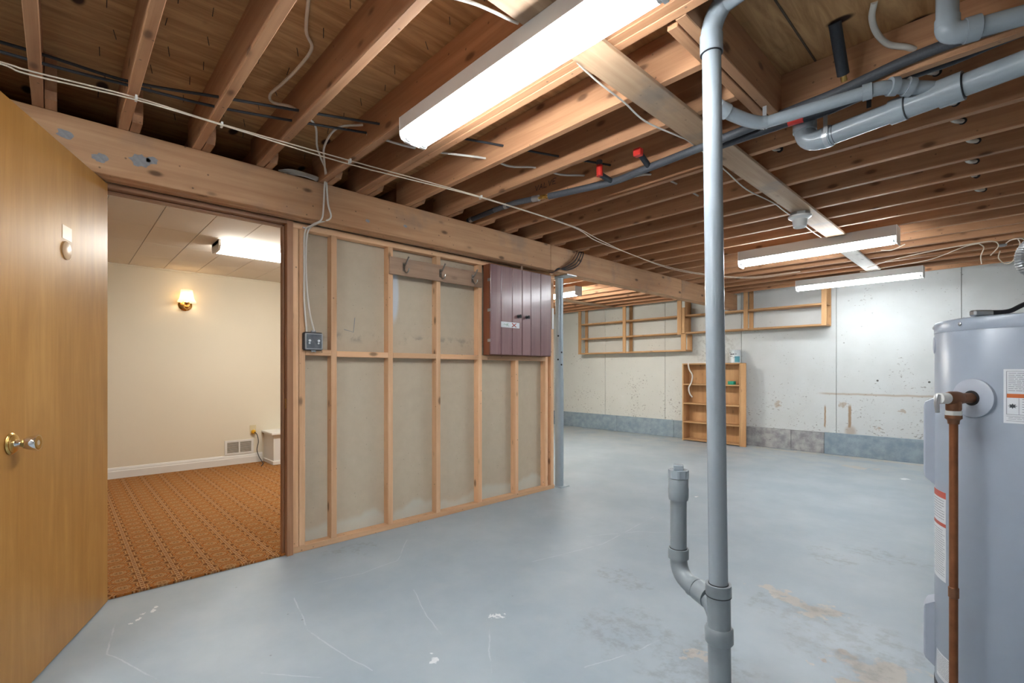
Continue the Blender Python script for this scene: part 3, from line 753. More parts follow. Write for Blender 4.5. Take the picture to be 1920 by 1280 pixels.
for q in ([(.028, .022), (.04, .030), (.05, .022), (.062, .028), (.075, .024)], [(.062, .012), (.07, .036), (.085, .034), (.072, .02), (.09, .014)]):
    g.tube([(.0012, a, b) for a, b in q], .0014, 5, smooth=False)
g.build('green_scribble', 'ink_green', st)
B().tube([(.0012, .125, .008), (.0012, .175, .04)], .004, 5, smooth=False).tube([(.0012, .125, .04), (.0012, .175, .008)], .004, 5, smooth=False).build('red_cross', 'ink_red', st)
box('stick', (D + .002, .36, Hc + .002), (D + .010, .376, Hc + .10), 'hookboard', t)['label'] = 'thin wooden stick on top of the cabinet'

t = empty('coat_rack', (XW, 1.70, 1.88)); tag(t, 'brown board with three double coat hooks nailed across the studs', 'coat rack')
box('board', (0.0, 0, -.062), (.019, .85, .062), 'hookboard', t, .002)
for y in (.112, .43, .745):
    h = empty('hook', (.019, y, 0), 0, t)
    B().prism([(-.008, -.030), (.008, -.030), (.010, 0), (.008, .03), (-.008, .03), (-.010, 0)], 0, 0, .004).build('base', 'hook', h, fix=True)
    B().tube(smooth_path([(.004, 0, .01), (.022, .002, .018), (.036, .006, .040), (.05, .012, .068)]), [.005] * 18 + [.007], 8).build('upper_prong', 'hook', h)
    B().tube(smooth_path([(.004, 0, -.005), (.014, 0, -.030), (.030, .004, -.046), (.044, .010, -.036), (.048, .014, -.014)]), .0048, 8).build('lower_prong', 'hook', h)

t = empty('junction_box', (XW + .001, 1.163, 1.315)); tag(t, 'dark square electrical box with clamps on the first stud', 'electrical box')
B().box((-.03, -.06, -.057), (.03, .06, .057)).build('box', 'iron', t, .008)
B().box((.03, -.055, -.052), (.036, .055, .052)).build('rim', 'steel', t, .004)
B().box((.036, -.047, -.044), (.038, .047, .044)).build('cover', 'smoky', t, .001)
for y in (-.028, .028): B().lathe([(.008, 0), (.008, .004), (.001, .005)], (.038, y, .004), (1, 0, 0), 10).lathe([(.006, 0), (.006, .004), (.001, .005)], (.038, y - .002, -.012), (1, 0, 0), 10).build('terminal', 'sticker', t)
for z in (.060, -.060): B().tube([(.02, -.014, z), (.02, .014, z)], .006, 8).tube([(.02, -.01, z * 1.08), (.034, -.01, z * 1.08)], .004, 6).tube([(.02, .01, z * 1.08), (.034, .01, z * 1.08)], .004, 6).build('clamp', 'steel', t)

BX = -2.928
t = empty('box_cables', (BX, 1.2, 1.38)); tag(t, 'two white cables running down the beam into the dark electrical box', 'cable')
def rel(pts, o): return [tuple(a - b for a, b in zip(p, o)) for p in pts]
o0 = (BX, 1.2, 1.38)
cable('cable', rel([(-2.33, 1.14, 2.40), (-2.43, 1.05, 2.39), (-2.55, 1.03, 2.33), (-2.72, 1.10, 2.305), (-2.87, 1.165, 2.30), (-2.922, 1.18, 2.25), (BX, 1.178, 2.15), (BX, 1.165, 2.055), (-3.0, 1.135, 2.03), (-3.066, 1.115, 1.99), (-3.068, 1.112, 1.75), (-3.066, 1.112, 1.55), (-3.06, 1.125, 1.375)], o0), .0055, 'cable_white', t)
cable('cable', rel([(-2.42, .84, 2.40), (-2.50, .96, 2.40), (-2.62, 1.02, 2.34), (-2.80, 1.14, 2.305), (-2.915, 1.19, 2.28), (BX, 1.205, 2.16), (BX, 1.22, 2.075), (-2.97, 1.15, 2.035), (-3.064, 1.13, 1.99), (-3.064, 1.122, 1.75), (-3.062, 1.14, 1.52), (-3.056, 1.17, 1.376)], o0), .0055, 'cable_white', t)
for z in (2.02,): box('staple', rel([(-3.062, 1.10, z - .004)], o0)[0], rel([(-3.055, 1.14, z + .004)], o0)[0], 'steel', t)
t = empty('cable_coil', (-2.97, 1.08, ZJ)); tag(t, 'loose coil of white cable lying on top of the beam', 'cable')
for k in range(5):
    cable('strand', [(-.05 + .01 * k, -.10 - .012 * k, .006 + .004 * k), (.015, -.06 - .006 * k, .012 + .006 * k), (.028 - .003 * k, .0, .014 + .006 * k), (.02, .06 + .006 * k, .008 + .005 * k), (-.06, .085 + .008 * k, .006 + .004 * k)], .0045, 'cable_white', t)
t = empty('dark_cables', (-2.925, 3.42, 2.05)); tag(t, 'bundle of thin dark cables looping over the beam above the post', 'cable')
for k in range(4):
    a = k * .03
    cable('strand', [(-.05, .22 + a, .245), (.004 + .002 * k, .20 + a, .225), (.006, .13 + a, .14 - .012 * k), (.006, .02 + a * .5, .065 - .012 * k), (.004, -.07, .012 + .004 * k), (-.02, -.11, -.010), (-.06, -.13, -.012)], .0048, 'cable_black' if k else 'bronze', t)
for (n, y0, y1, z0, z1, lab) in (('label_strip', 3.424, 3.455, 1.53, 1.73, 'narrow white strip fixed to the last stud beside the cabinet'), ('label_card', 3.345, 3.372, 1.425, 1.535, 'small white card on the stud edge below the cabinet corner')):
    tag(box(n, (XW + .0005, y0, z0), (XW + .006, y1, z1), 'white_plastic', None, .001), lab, 'strip')

# ================================================================== CABLES UNDER AND THROUGH THE JOISTS
t = empty('bell_wire', (-2.6, 0, 2.262)); tag(t, 'pair of thin white wires strung along under the joists', 'wire')
q = [(-2.60, -.50), (-2.575, -.158), (-2.575, -.075), (-2.523, .232), (-2.525, .543), (-2.486, 1.139), (-2.417, 1.996), (-2.41, 2.906), (-2.494, 3.366), (-2.599, 4.02), (-2.638, 4.807), (-2.541, 5.494), (-2.25, 6.08), (-1.72, 6.144)]
for s in (0, 1):
    cable('wire', [(x + 2.6 + s * (.012 + .02 * math.sin(i * 2.2)), y - s * .01, .004 - s * .009 - .01 * abs(math.sin(i * 1.7)) * s) for i, (x, y) in enumerate(q)], .0032, 'cable_cream', t, 6, 6)
for i in (3, 4, 5, 6): box('staple', (q[i][0] + 2.6 - .006, q[i][1] - .004, -.012), (q[i][0] + 2.6 + .020, q[i][1] + .004, .008), 'white_plastic', t)
S9 = .9528
def thru(name, label, pts, r, mat, cat='cable'):
    o = cable(name, pts, r, mat); tag(o, label, cat)
thru('drilled_cable', 'upper black cable threaded through the joists above the door', [(-2.62, -.7, 2.33), (-2.56, -.1, 2.335), (-2.508, .205, 2.316), (-2.373, .5, 2.311), (-2.29, .805, 2.333), (-2.179, 1.153, 2.353), (-2.03, 1.5, 2.352), (-1.924, 1.749, 2.35), (-1.80, 2.062, 2.348), (-1.66, 2.40, 2.35), (-1.56, 2.75, 2.36)], .0062, 'cable_black')
thru('drilled_cable', 'lower black cable threaded through the joists above the door', [(-2.60, -.7, 2.30), (-2.55, -.1, 2.295), (-2.508, .205, 2.30), (-2.452, .5, 2.302), (-2.38, .805, 2.321), (-2.315, 1.153, 2.358)], .0062, 'cable_black')
thru('drilled_cable', 'white cable threaded through the joists beside the near lamp', [(-2.315, 1.153, 2.35), (-2.22, 1.42, 2.325), (-2.071, 1.749, 2.329), (-2.03, 1.90, 2.316), (-1.98, 2.062, 2.34), (-1.92, 2.22, 2.325), (-1.864, 2.377, 2.346), (-1.72, 2.54, 2.325), (-1.572, 2.668, 2.348), (-1.55, 2.954, 2.36), (-1.552, 3.268, 2.36)], .006, 'cable_white')
thru('hanging_cable', 'flat white cable hanging in a bend below the plywood on the left', [(-1.72, .64, 2.462), (-1.91, .70, 2.455), (-2.0, .755, 2.455), (-2.14, .745, 2.43), (-2.30, .735, 2.432), (-2.43, .725, 2.435), (-2.445, .74, 2.41), (-2.36, .785, 2.375), (-2.31, .80, 2.345)], .0065, 'cable_cream')
thru('strap_wire', 'thin white wire running beside the long board to the lamp holder', [(-1.128, 1.40, 2.274), (-1.135, 1.46, 2.272), (-1.145, 1.575, 2.270), (-1.157, 1.748, 2.274), (-1.171, 1.941, 2.266), (-1.14, 2.18, 2.27), (-1.136, 2.28, 2.278), (-1.14, 2.5, 2.277), (-1.156, 2.785, 2.274), (-1.181, 3.148, 2.272), (-1.150, 3.529, 2.272), (-1.155, 3.761, 2.272), (-1.154, 4.119, 2.268), (-1.167, 4.515, 2.270), (-1.167, 4.746, 2.272)], .0038, 'cable_white')
thru('top_wire', 'white wire crossing above the lamp in the top edge of the picture', [(-1.30, .70, 2.275), (-1.21, .83, 2.268), (-1.168, .915, 2.268), (-1.148, .988, 2.268), (-1.136, 1.07, 2.27), (-1.134, 1.098, 2.274)], .005, 'cable_white')
# white cables peeking out of drilled holes along the far joists
hx = [(-.242, 2.668, 2.376, 'above the main drain'), (-.204, 2.954, 2.343, 'just below the main drain'), (-.199, 3.268, 2.371, 'second joist below the main drain'), (-.161, 3.583, 2.363, 'third joist below the main drain'),
      (-.180, 3.892, 2.352, 'fourth joist below the main drain'), (-.190, 4.207, 2.359, 'fifth joist below the main drain'), (-.170, 4.516, 2.346, 'sixth joist below the main drain'), (-.932, 2.954, 2.376, 'left of the main drain elbow')]
for i, (x, y, z, wh) in enumerate(hx):
    k = .6 if i in (5, 7) else 1.0
    t = empty('hole_cable', (x, y, z)); tag(t, 'short white cable loop at a joist hole, ' + wh, 'cable', 'white cable loops along the far joists')
    cable('loop', [(-.035 * k, -.125 * k, -.004), (-.025 * k, -.085 * k, -.014 * k), (-.012, -.045 * k, -.010 * k), (0, -.006, 0), (.004, .008, .001)], .0105 * k, 'cable_white', t, 5, 10)
    B().lathe([(.017, 0), (.017, .0008), (.001, .0009)], (.004, -.0004, .001), (0, -1, 0), 16).build('hole', 'black', t)
# wires and connector near the far right corner
t = empty('wire_cluster', (-.15, 6.2, 2.26)); tag(t, 'tangle of thin cream wires under the joists near the metal hose', 'wire')
for pts in ([(-1.0, .25, .0), (-.75, .0, .006), (-.4, -.18, .008), (-.1, -.27, .006), (0, -.25, .0), (.02, -.2, -.04), (-.03, -.1, -.09)],
            [(-1.1, .45, .0), (-.7, .32, .0), (-.45, .1, -.02), (-.2, -.2, .0), (-.1, -.25, .004)],
            [(-.1, -.25, .004), (-.07, -.2, -.03), (-.09, -.18, -.10), (-.085, -.17, -.17)],
            [(.06, -.12, -.01), (.10, -.2, .005), (.16, -.22, .0), (.2, -.15, -.02), (.26, -.1, .0)],
            [(.14, -.2, .005), (.15, -.2, -.05), (.11, -.1, -.16), (.06, -.05, -.17), (.02, -.08, -.12), (.03, -.1, -.06)],
            [(-.75, -.55, .01), (-.66, -.6, -.012), (-.56, -.66, .01)]):
    cable('wire', pts, .0045, 'cable_cream', t, 6, 6)
B().tube([(.02, -.15, -.02), (.07, -.13, -.016)], .012, 8).tube([(.03, -.15, -.03), (.06, -.14, -.03)], .006, 8).build('connector', 'steel', t)

# ================================================================== PIPES
def hub(b, p, d, r, L, n=20):
    p = Vector(p); d = Vector(d).normalized(); return b.tube([p - d * L / 2, p + d * L / 2], r, n)
def arc(p0, c, p1, k=7):
    """quadratic bend p0 -> p1 with corner c"""
    p0, c, p1 = Vector(p0), Vector(c), Vector(p1)
    return [p0 * (1 - u) ** 2 + c * 2 * u * (1 - u) + p1 * u * u for u in [i / k for i in range(k + 1)]]

# insulated water pipe
o0 = Vector((-2.0, 2.32, 2.25)); t = empty('water_pipe', o0); tag(t, 'foam-insulated water pipe running under the joists from the beam', 'pipe')
def R(*pts): return [Vector(p) - o0 for p in pts]
B().tube(R((-2.96, 2.325, 2.302), (-2.62, 2.30, 2.298)), .019, 14).build('sleeve', 'foam', t)
B().tube(R((-2.62, 2.30, 2.298), (-2.40, 2.288, 2.290), (-2.23, 2.296, 2.275)), .0185, 14).build('sleeve', 'foam_grey', t)
for (p_, q_) in (((-2.93, 2.322, 2.302), (-2.90, 2.32, 2.302)), ((-2.50, 2.293, 2.294), (-2.47, 2.291, 2.293)), ((-2.23, 2.296, 2.275), (-2.18, 2.304, 2.271))): B().tube(R(p_, q_), .0205, 14).build('tape_band', 'steel', t)
B().tube(R((-2.20, 2.30, 2.272), (-2.08, 2.316, 2.263)), .009, 10).build('copper_length', 'brass', t)
B().tube(R((-2.165, 2.305, 2.27), (-2.12, 2.311, 2.266)), .015, 6, smooth=False).tube(R((-2.14, 2.309, 2.268), (-2.145, 2.286, 2.262)), .007, 8).build('valve', 'brass', t)
B().tube(smooth_path(R((-2.10, 2.314, 2.264), (-1.9, 2.345, 2.256), (-1.65, 2.385, 2.250), (-1.459, 2.366, 2.248), (-1.25, 2.352, 2.250), (-1.084, 2.345, 2.254), (-.92, 2.345, 2.262), (-.80, 2.352, 2.272), (-.66, 2.354, 2.281), (-.54, 2.354, 2.286), (-.43, 2.354, 2.299), (-.30, 2.354, 2.315), (-.17, 2.354, 2.320), (.01, 2.354, 2.315), (.5, 2.354, 2.315)), 4), .0205, 14).build('sleeve', 'foam_grey', t)
# two stubs with red taped ends
for (a, b, c, rt_) in (((-1.66, 2.378, 2.252), (-1.66, 2.27, 2.262), (-1.662, 2.262, 2.335), 0), ((-1.40, 2.362, 2.25), (-1.39, 2.255, 2.285), (-1.388, 2.225, 2.297), 1)):
    B().tube(R(a, b), .0155, 12).build('stub', 'foam', t)
    v = Vector(b); w_ = Vector(c)
    if rt_ == 0:
        B().tube(R((-1.66, 2.262, 2.250), (-1.662, 2.262, 2.312)), .0185, 12).build('red_tape', 'red', t)
        B().tube(R((-1.662, 2.262, 2.312), (-1.662, 2.262, 2.34)), .017, 12).build('stub_end', 'foam_grey', t)
    else:
        B().box(tuple(R((-1.412, 2.215, 2.268))[0]), tuple(R((-1.368, 2.250, 2.308))[0])).build('red_tape', 'red', t, .004)
# second insulated pipe on the far side of that joist
o0 = Vector((-.6, 2.44, 2.28)); t = empty('water_pipe', o0); tag(t, 'black insulated pipe with red tape above the big grey drain', 'pipe')
B().tube(smooth_path(R((-1.06, 2.40, 2.257), (-.9, 2.40, 2.257), (-.72, 2.40, 2.257)), 4), .0215, 14).build('sleeve', 'foam', t)
B().tube(R((-.72, 2.40, 2.257), (-.66, 2.405, 2.257)), .0218, 14).build('red_tape', 'red', t)
B().tube(smooth_path(R((-.66, 2.405, 2.257), (-.58, 2.425, 2.262), (-.45, 2.442, 2.285), (-.30, 2.442, 2.300), (-.17, 2.442, 2.302), (.01, 2.442, 2.318), (.5, 2.442, 2.33)), 4), .0225, 14).build('sleeve', 'foam', t)
# riser through the floor
o0 = Vector((-.515, 2.31, 2.30)); t = empty('riser_pipe', o0); tag(t, 'short black insulated riser dropping from the plywood to the pipe', 'pipe')
B().tube(R((-.488, 2.165, 2.467), (-.489, 2.30, 2.325)), .0215, 14).build('sleeve', 'foam', t)
B().tube(R((-.489, 2.30, 2.325), (-.489, 2.318, 2.306)), .011, 10).build('copper_stub', 'brass', t)
o = cable('bent_cable', [(-.362, 2.15, 2.467), (-.378, 2.20, 2.445), (-.375, 2.27, 2.42), (-.35, 2.335, 2.395), (-.30, 2.362, 2.372), (-.275, 2.385, 2.36)], .011, 'cable_white', None, 6, 10)
tag(o, 'thick white cable bending from the plywood into a joist hole', 'cable')

def ring(t, p, a, b_, rad):  # black ring standing in for the shadow at a hub's mouth
    d = (Vector(b_) - Vector(a)).normalized(); p = Vector(p)
    B().tube([p, p + d * .0022], rad, 28).build('joint_shadow', 'black', t)
# the tall stack with the clean-out
r0 = Vector((-.705, 1.613, 0)); rt = Vector((.6866, .727, 0)); lean = lambda z: r0 + rt * (.014 - .013 * z) + Vector((0, 0, z))
t = empty('drain_stack', r0); tag(t, 'tall grey plastic drain pipe standing from floor to ceiling with a branch', 'pipe')
def LS(z): return lean(z) - r0
up = LS(2.24)
B().tube([LS(.36), up], .0302, 28).build('riser', 'pvc', t)
b = B(); b.tube([LS(2.20), LS(2.262)], .0365, 28); ring(t, LS(2.20), LS(2.2), LS(2.199), .0352)
e0 = LS(2.262)
b.tube(arc(e0, e0 + Vector((0, 0, .05)), e0 + Vector((.045, -.008, .085)), 8), .0335, 24).build('elbow', 'pvc', t)
B().tube([e0 + Vector((.04, -.007, .08)), e0 + Vector((.62, -.06, .135))], .0302, 24).build('arm', 'pvc', t)
B().tube([LS(.0), LS(.24)], .0362, 28).build('lower_pipe', 'pvc_dirty', t)
b = B(); b.tube([LS(.215), LS(.219), LS(.262), LS(.268)], [.0425, .0455, .0455, .041], 28); b.tube([LS(.265), LS(.385)], .0375, 28); b.tube([LS(.372), LS(.376), LS(.412)], [.0385, .0412, .0412], 28); ring(t, LS(.412), LS(.41), LS(.42), .0325); ring(t, LS(.374), LS(.374), LS(.373), .0413); b.build('wye', 'pvc_dirty', t)
cx = Vector((-.885, 1.70, 0)) - r0                              # foot of the clean-out
bd = (cx - LS(0)).normalized()
pa = LS(.285); pm = LS(.345) + bd * .045; pb = LS(.352) + bd * .095
b = B().tube(arc(pa, LS(.335) + bd * .02, pm, 6), .034, 22); b.tube([pm, pb], .0382, 22); b.build('branch', 'pvc_dirty', t); ring(t, pb, pm, pb, .0372)
el = cx + Vector((0, 0, .365))
b = B().tube([pb + bd * .002, pb + bd * .03], .0355, 22); b.tube(arc(pb + bd * .02, cx + Vector((0, 0, .352)), cx + Vector((0, 0, .43)), 8), .0315, 22); b.tube([cx + Vector((0, 0, .425)), cx + Vector((0, 0, .462))], .0375, 22); b.build('elbow', 'pvc_dirty', t); ring(t, cx + Vector((0, 0, .462)), (0, 0, 0), (0, 0, 1), .032)
B().tube([cx + Vector((0, 0, .45)), cx + Vector((0, 0, .665))], .0300, 24).build('clean_out_pipe', 'pvc_dirty', t)
B().tube([cx + Vector((0, 0, z)) for z in (.645, .655, .685, .70, .722, .725)], [.035, .037, .0375, .036, .036, .034], 24).build('coupling', 'pvc_dirty', t)
cp = B(); n = 32; vs = []
for z in (.727, .757):
    for k in range(n):
        a = 2 * math.pi * k / n; q = .0375 if (k // 2) % 2 else .0355
        vs.append(cx + Vector((math.cos(a) * q, math.sin(a) * q, z)))
cp.add(vs, [tuple(range(n))[::-1], tuple(range(n, 2 * n))] + [(k, (k + 1) % n, n + (k + 1) % n, n + k) for k in range(n)])
cap = cp.build('screw_cap', 'pvc', t)
c0 = Vector(cap.location)
kx = B().box((-.018, -.018, .757), (.018, .018, .776)); kx.v = [Matrix.Rotation(.5, 3, 'Z') @ v + cx - c0 for v in kx.v]
kx.build('square_lug', 'pvc', cap, .002)

# branch drain with an offset
o0 = Vector((-.5, 2.28, 2.22)); t = empty('branch_drain', o0); tag(t, 'slim grey drain pipe strapped under the header, joining the big drain', 'pipe')
P1, P2, P3, P4 = Vector((-.80, 2.213, 2.205)), Vector((-.395, 2.302, 2.222)), Vector((-.31, 2.345, 2.222)), Vector((-.215, 2.41, 2.195))
B().tube(R((-.778, 2.228, 2.208), P2), .0245, 22).build('pipe', 'pvc', t)
b = B(); b.tube(arc(R((-.870, 2.07, 2.245))[0], R(P1)[0], R((-.755, 2.232, 2.209))[0], 8), .027, 22); b.tube(R((-.885, 2.045, 2.255), (-.862, 2.085, 2.240)), .032, 22); b.build('elbow', 'pvc', t); ring(t, *R((-.862, 2.085, 2.240)), *R((-.885, 2.045, 2.255), (-.862, 2.085, 2.240)), .0295)
B().tube(R((-.895, 2.03, 2.26), (-.90, 2.02, 2.34)), .0245, 18).build('riser', 'pvc', t)
b = B(); b.tube(R((-.425, 2.296, 2.221), P2), .0305, 22); b.tube(arc(R(P2)[0], R((-.36, 2.31, 2.224))[0], R((-.338, 2.335, 2.222))[0], 5), .0255, 22); b.tube(R((-.345, 2.322, 2.223), (-.325, 2.338, 2.222)), .0335, 22); b.build('bend', 'pvc', t)
b = B(); b.tube(R((-.33, 2.333, 2.222), (-.29, 2.362, 2.213), P4), .0255, 22); b.tube(R((-.30, 2.353, 2.217), (-.282, 2.368, 2.211)), .0335, 22); b.build('connector', 'pvc', t)
for p in ((-.762, 2.232, 2.209),):
    pr = B(); c = R(p)[0]; pr.tube([c + Vector((-.008, -.002, 0)), c + Vector((.008, .002, 0))], .0265, 22); pr.box(tuple(c + Vector((-.008, -.002, .02))), tuple(c + Vector((.008, .001, .072)))); s_ = pr.build('hanger_strap', 'steel', t)
    for k in range(4):
        a = -2.5 + k * .42
        dd = Vector((.2 * 0, math.cos(a), math.sin(a))); B().lathe([(.003, 0), (.003, .0012), (.0005, .0013)], c + dd * .0262 - Vector(s_.location), dd, 8).build('strap_hole', 'black', s_)

# big drain
o0 = Vector((-.4, 2.45, 2.17)); t = empty('main_drain', o0); tag(t, 'largest grey drain pipe hanging under the joists on the right', 'pipe')
A0, A1 = Vector((-.60, 2.47, 2.163)), Vector((.75, 2.27, 2.19))
dv = (A1 - A0).normalized()
B().tube(R(A0, A1), .040, 28).build('pipe', 'pvc', t)
b = B(); b.tube(arc(R((-.675, 2.478, 2.235))[0], R((-.675, 2.478, 2.163))[0], R(A0)[0], 9), .0425, 28); b.tube(R((-.675, 2.478, 2.222), (-.675, 2.478, 2.262)), .048, 28); b.tube(R(A0 - dv * .005, A0 + dv * .035), .0445, 28); b.build('elbow', 'pvc', t)
B().tube(R((-.675, 2.478, 2.262), (-.675, 2.478, 2.45)), .040, 28).build('riser', 'pvc_dirty', t)
b = B(); b.tube(R(A0 + dv * .245, A0 + dv * .295), .0475, 28); b.tube(R(A0 + dv * .29, A0 + dv * .42), .0435, 28); b.tube(R(A0 + dv * .395, A0 + dv * .465), .0515, 28); ring(t, *R(A0 + dv * .297), *R(A0, A1), .0462); b.build('wye', 'pvc', t)
for q in (.045, .466): B().tube(R(A0 + dv * q, A0 + dv * (q + .0025)), .0405 if q < .1 else .0435, 28).build('joint_shadow', 'black', t)  # painted shadow rings at the big drain's hubs
for (q, top) in ((.02, 2.281), (.18, 2.281)):
    c = R(A0 + dv * q)[0]; pr = B()
    if q < .1: pr.tube([c - dv * .009, c + dv * .009], .0462, 28)
    pr.box((c.x - .008, c.y - .046, c.z + (.0 if q < .1 else .035)), (c.x + .008, c.y - .044, top - o0.z)); pr.build('hanger_strap', 'steel' if q < .1 else 'iron', t)

# drain that drops from above at the frame's upper right
o0 = Vector((-.166, 2.154, 2.25)); t = empty('drop_drain', o0); tag(t, 'grey drain pipe dropping from the plywood and turning right', 'pipe')
B().tube(R((-.166, 2.154, 2.467), (-.166, 2.154, 2.30)), .0302, 24).build('drop', 'pvc', t)
b = B(); b.tube(R((-.166, 2.154, 2.305), (-.166, 2.154, 2.275)), .0335, 24); b.tube(arc(R((-.166, 2.154, 2.28))[0], R((-.166, 2.154, 2.245))[0], R((-.12, 2.170, 2.248))[0], 8), .0335, 24); b.tube(R((-.125, 2.169, 2.248), (-.09, 2.181, 2.250)), .0388, 24); b.build('elbow', 'pvc', t); ring(t, *R((-.09, 2.181, 2.250)), *R((-.125, 2.169, 2.248), (-.09, 2.181, 2.250)), .0345)
B().tube(R((-.10, 2.178, 2.249), (.7, 2.44, 2.27)), .0302, 24).build('arm', 'pvc', t)

# ================================================================== WATER HEATER
HC = Vector((.06, 2.348, 0)); HR = .275
t = empty('water_heater', HC); tag(t, 'large grey cylindrical electric water heater at the right edge', 'water heater')
B().lathe([(HR - .004, .02), (HR, .03), (HR, 1.262), (HR - .001, 1.264)], (0, 0, 0), (0, 0, 1), 96).build('tank', 'heater', t)
B().lathe([(HR + .001, 1.262), (HR + .0015, 1.266), (HR + .0015, 1.294), (HR - .002, 1.301), (HR - .012, 1.304), (.001, 1.306)], (0, 0, 0), (0, 0, 1), 96).build('lid', 'heater', t)
B().lathe([(HR + .001, 0), (HR + .001, .025), (HR - .01, .03)], (0, 0, 0), (0, 0, 1), 64).build('base_ring', 'iron', t)
def onH(deg, z, r=HR): a = math.radians(deg); return Vector((math.cos(a) * r, math.sin(a) * r, z))
for dg in (-134.7, -170): B().lathe([(.006, 0), (.006, .003), (.001, .005)], onH(dg, 1.284, HR + .0015), onH(dg, 0, 1), 10).build('screw', 'steel', t)
def patch(deg0, deg1, z0, z1, r, name, mat, parent, th=.0006, off=Vector((0, 0, 0))):
    b = B(); n = max(2, int(abs(deg1 - deg0) / 3) + 1); vs = []
    for i in range(n + 1):
        dg = deg0 + (deg1 - deg0) * i / n
        for rr in (r, r + th):
            vs += [onH(dg, z0, rr), onH(dg, z1, rr)]
    fs = []
    for i in range(n):
        k = 4 * i; fs += [(k + 2, k + 6, k + 7, k + 3), (k, k + 1, k + 5, k + 4), (k + 1, k + 3, k + 7, k + 5), (k, k + 4, k + 6, k + 2)]
    fs += [(0, 2, 3, 1), (4 * n, 4 * n + 1, 4 * n + 3, 4 * n + 2)]
    b.add([v - off for v in vs], fs, False); return b.build(name, mat, parent, fix=True)
# access panels on the left silhouette
for (z0, z1, nm) in ((.715, 1.035, 'upper'), (-.02, .30, 'lower')):
    z0 = max(z0, .06)
    b = B(); vs = []
    for rr, g, e in ((HR - .004, 9.5, 0), (HR + .026, 9.5, .0), (HR + .030, 8.6, .012)):
        for i in range(7):
            dg = -179 + (-g + 2 * g * i / 6)
            vs += [onH(dg, z0 + (.028 if rr > HR else 0) + e, rr), onH(dg, z1 - (.018 if rr > HR else 0) - e, rr)]
    fs = []
    for l in range(2):
        for side in (0, 1):
            for i in range(6):
                a = l * 14 + 2 * i + side; fs.append((a, a + 2, a + 16, a + 14))
        fs.append((l * 14, l * 14 + 1, l * 14 + 15, l * 14 + 14)); fs.append((l * 14 + 12, l * 14 + 13, l * 14 + 27, l * 14 + 26))
    for i in range(6): k = 28 + 2 * i; fs.append((k, k + 2, k + 3, k + 1))
    b.add(vs, fs); b.build('access_panel', 'heater_panel', t, fix=True)
B().lathe([(.030, -.004), (.030, .0015), (.027, .003), (.001, .0032)], onH(-171, 1.222, HR), onH(-171, 0, 1), 24).build('badge', 'heater_panel', t)
# relief valve with its escutcheon and copper discharge pipe
vd = onH(-126.1, 0, 1)
B().lathe([(.062, -.010), (.062, .004), (.059, .006), (.028, .007)], onH(-126.1, 1.043), vd, 40).build('escutcheon', 'heater_panel', t)
B().lathe([(.024, .0071), (.024, .008), (.001, .0081)], onH(-126.1, 1.043), vd, 24).build('opening', 'black', t)
va = onH(-126.1, 1.043); sd = Vector((-vd.y, vd.x, 0))
vv = B(); vv.tube([va - vd * .01, va + vd * .05], .0165, 18); vv.tube([va + vd * .048, va + vd * .062, va + vd * .085, va + vd * .095], [.019, .022, .022, .0185], 18); vb = va + vd * .072
vv.tube([vb, vb - Vector((0, 0, .035)), vb - Vector((0, 0, .040))], [.020, .020, .018], 18); vo = vv.build('relief_valve', 'bronze', t)
vc = Vector(vo.location)
B().tube([va + vd * .093 - vc, va + vd * .125 - vc], .0175, 18).build('valve_cap', 'white_plastic', vo)
lv = B(); lv.tube([va + vd * .127 + Vector((0, 0, .012)) - vc, va + vd * .134 - Vector((0, 0, .012)) - vc, va + vd * .130 - Vector((0, 0, .045)) - vc], [.006, .007, .006], 8); lv.build('lever', 'steel', vo)
B().tube([vb - Vector((0, 0, z)) for z in (.040, .042, .052, .054)], [.022, .023, .023, .022], 6, smooth=False).build('union_ring', 'white_plastic', t)
B().tube([vb - Vector((0, 0, z)) for z in (.054, .064, .07, .082)], [.022, .022, .016, .0145], 10).build('union_nut', 'bronze', t)
B().tube([vb - Vector((0, 0, .075)), vb - Vector((0, 0, .93))], .0112, 18).build('discharge_pipe', 'copper', t)
B().tube([vb - Vector((0, 0, z)) for z in (.60, .602, .632, .634)], [.0118, .0135, .0135, .0118], 18).build('pipe_coupling', 'bronze', t)
# stickers
st = patch(-109.9, -70, .972, 1.135, HR + .0003, 'rating_label', 'sticker', t); so_ = Vector(st.location)
def pt(a, b, z0, z1, n, m, lift=.0010): return patch(a, b, z0, z1, HR + lift, n, m, st, .0003, so_)
pt(-108.6, -71, 1.128, 1.1292, 'frame_line', 'ink_grey'); pt(-108.6, -71, .998, .9992, 'frame_line', 'ink_grey'); pt(-108.6, -108.3, .998, 1.1292, 'frame_line', 'ink_grey')
pt(-108.6, -71, .979, .9800, 'frame_line', 'ink_grey'); pt(-108.6, -71, .993, .994, 'frame_line', 'ink_grey')
pt(-108.4, -71, 1.049, 1.061, 'orange_band', 'ink_orange')
rs = random.Random(11)
def greek(a0, a1, z0, z1, dz, P_, th=.0016, indent=0.0):
    z = z1
    while z > z0:
        a = a0 + indent * rs.choice((0, 0, 1)); e = a1 - rs.uniform(0, 4) if rs.random() < .4 else a1
        b = a
        while b < e - .6:
            c = min(e, b + rs.uniform(1.2, 4.0)); P_(b, c, z, z + th); b = c + .35
        z -= dz
lines = []
greek(-107.6, -72, 1.068, 1.122, .0058, lambda a, b, z0, z1: lines.append((a, b, z0, z1)))
greek(-101.5, -72, 1.002, 1.044, .0075, lambda a, b, z0, z1: lines.append((a, b, z0, z1)))
greek(-107.6, -72, .9835, .989, .0045, lambda a, b, z0, z1: lines.append((a, b, z0, z1)), .0012)
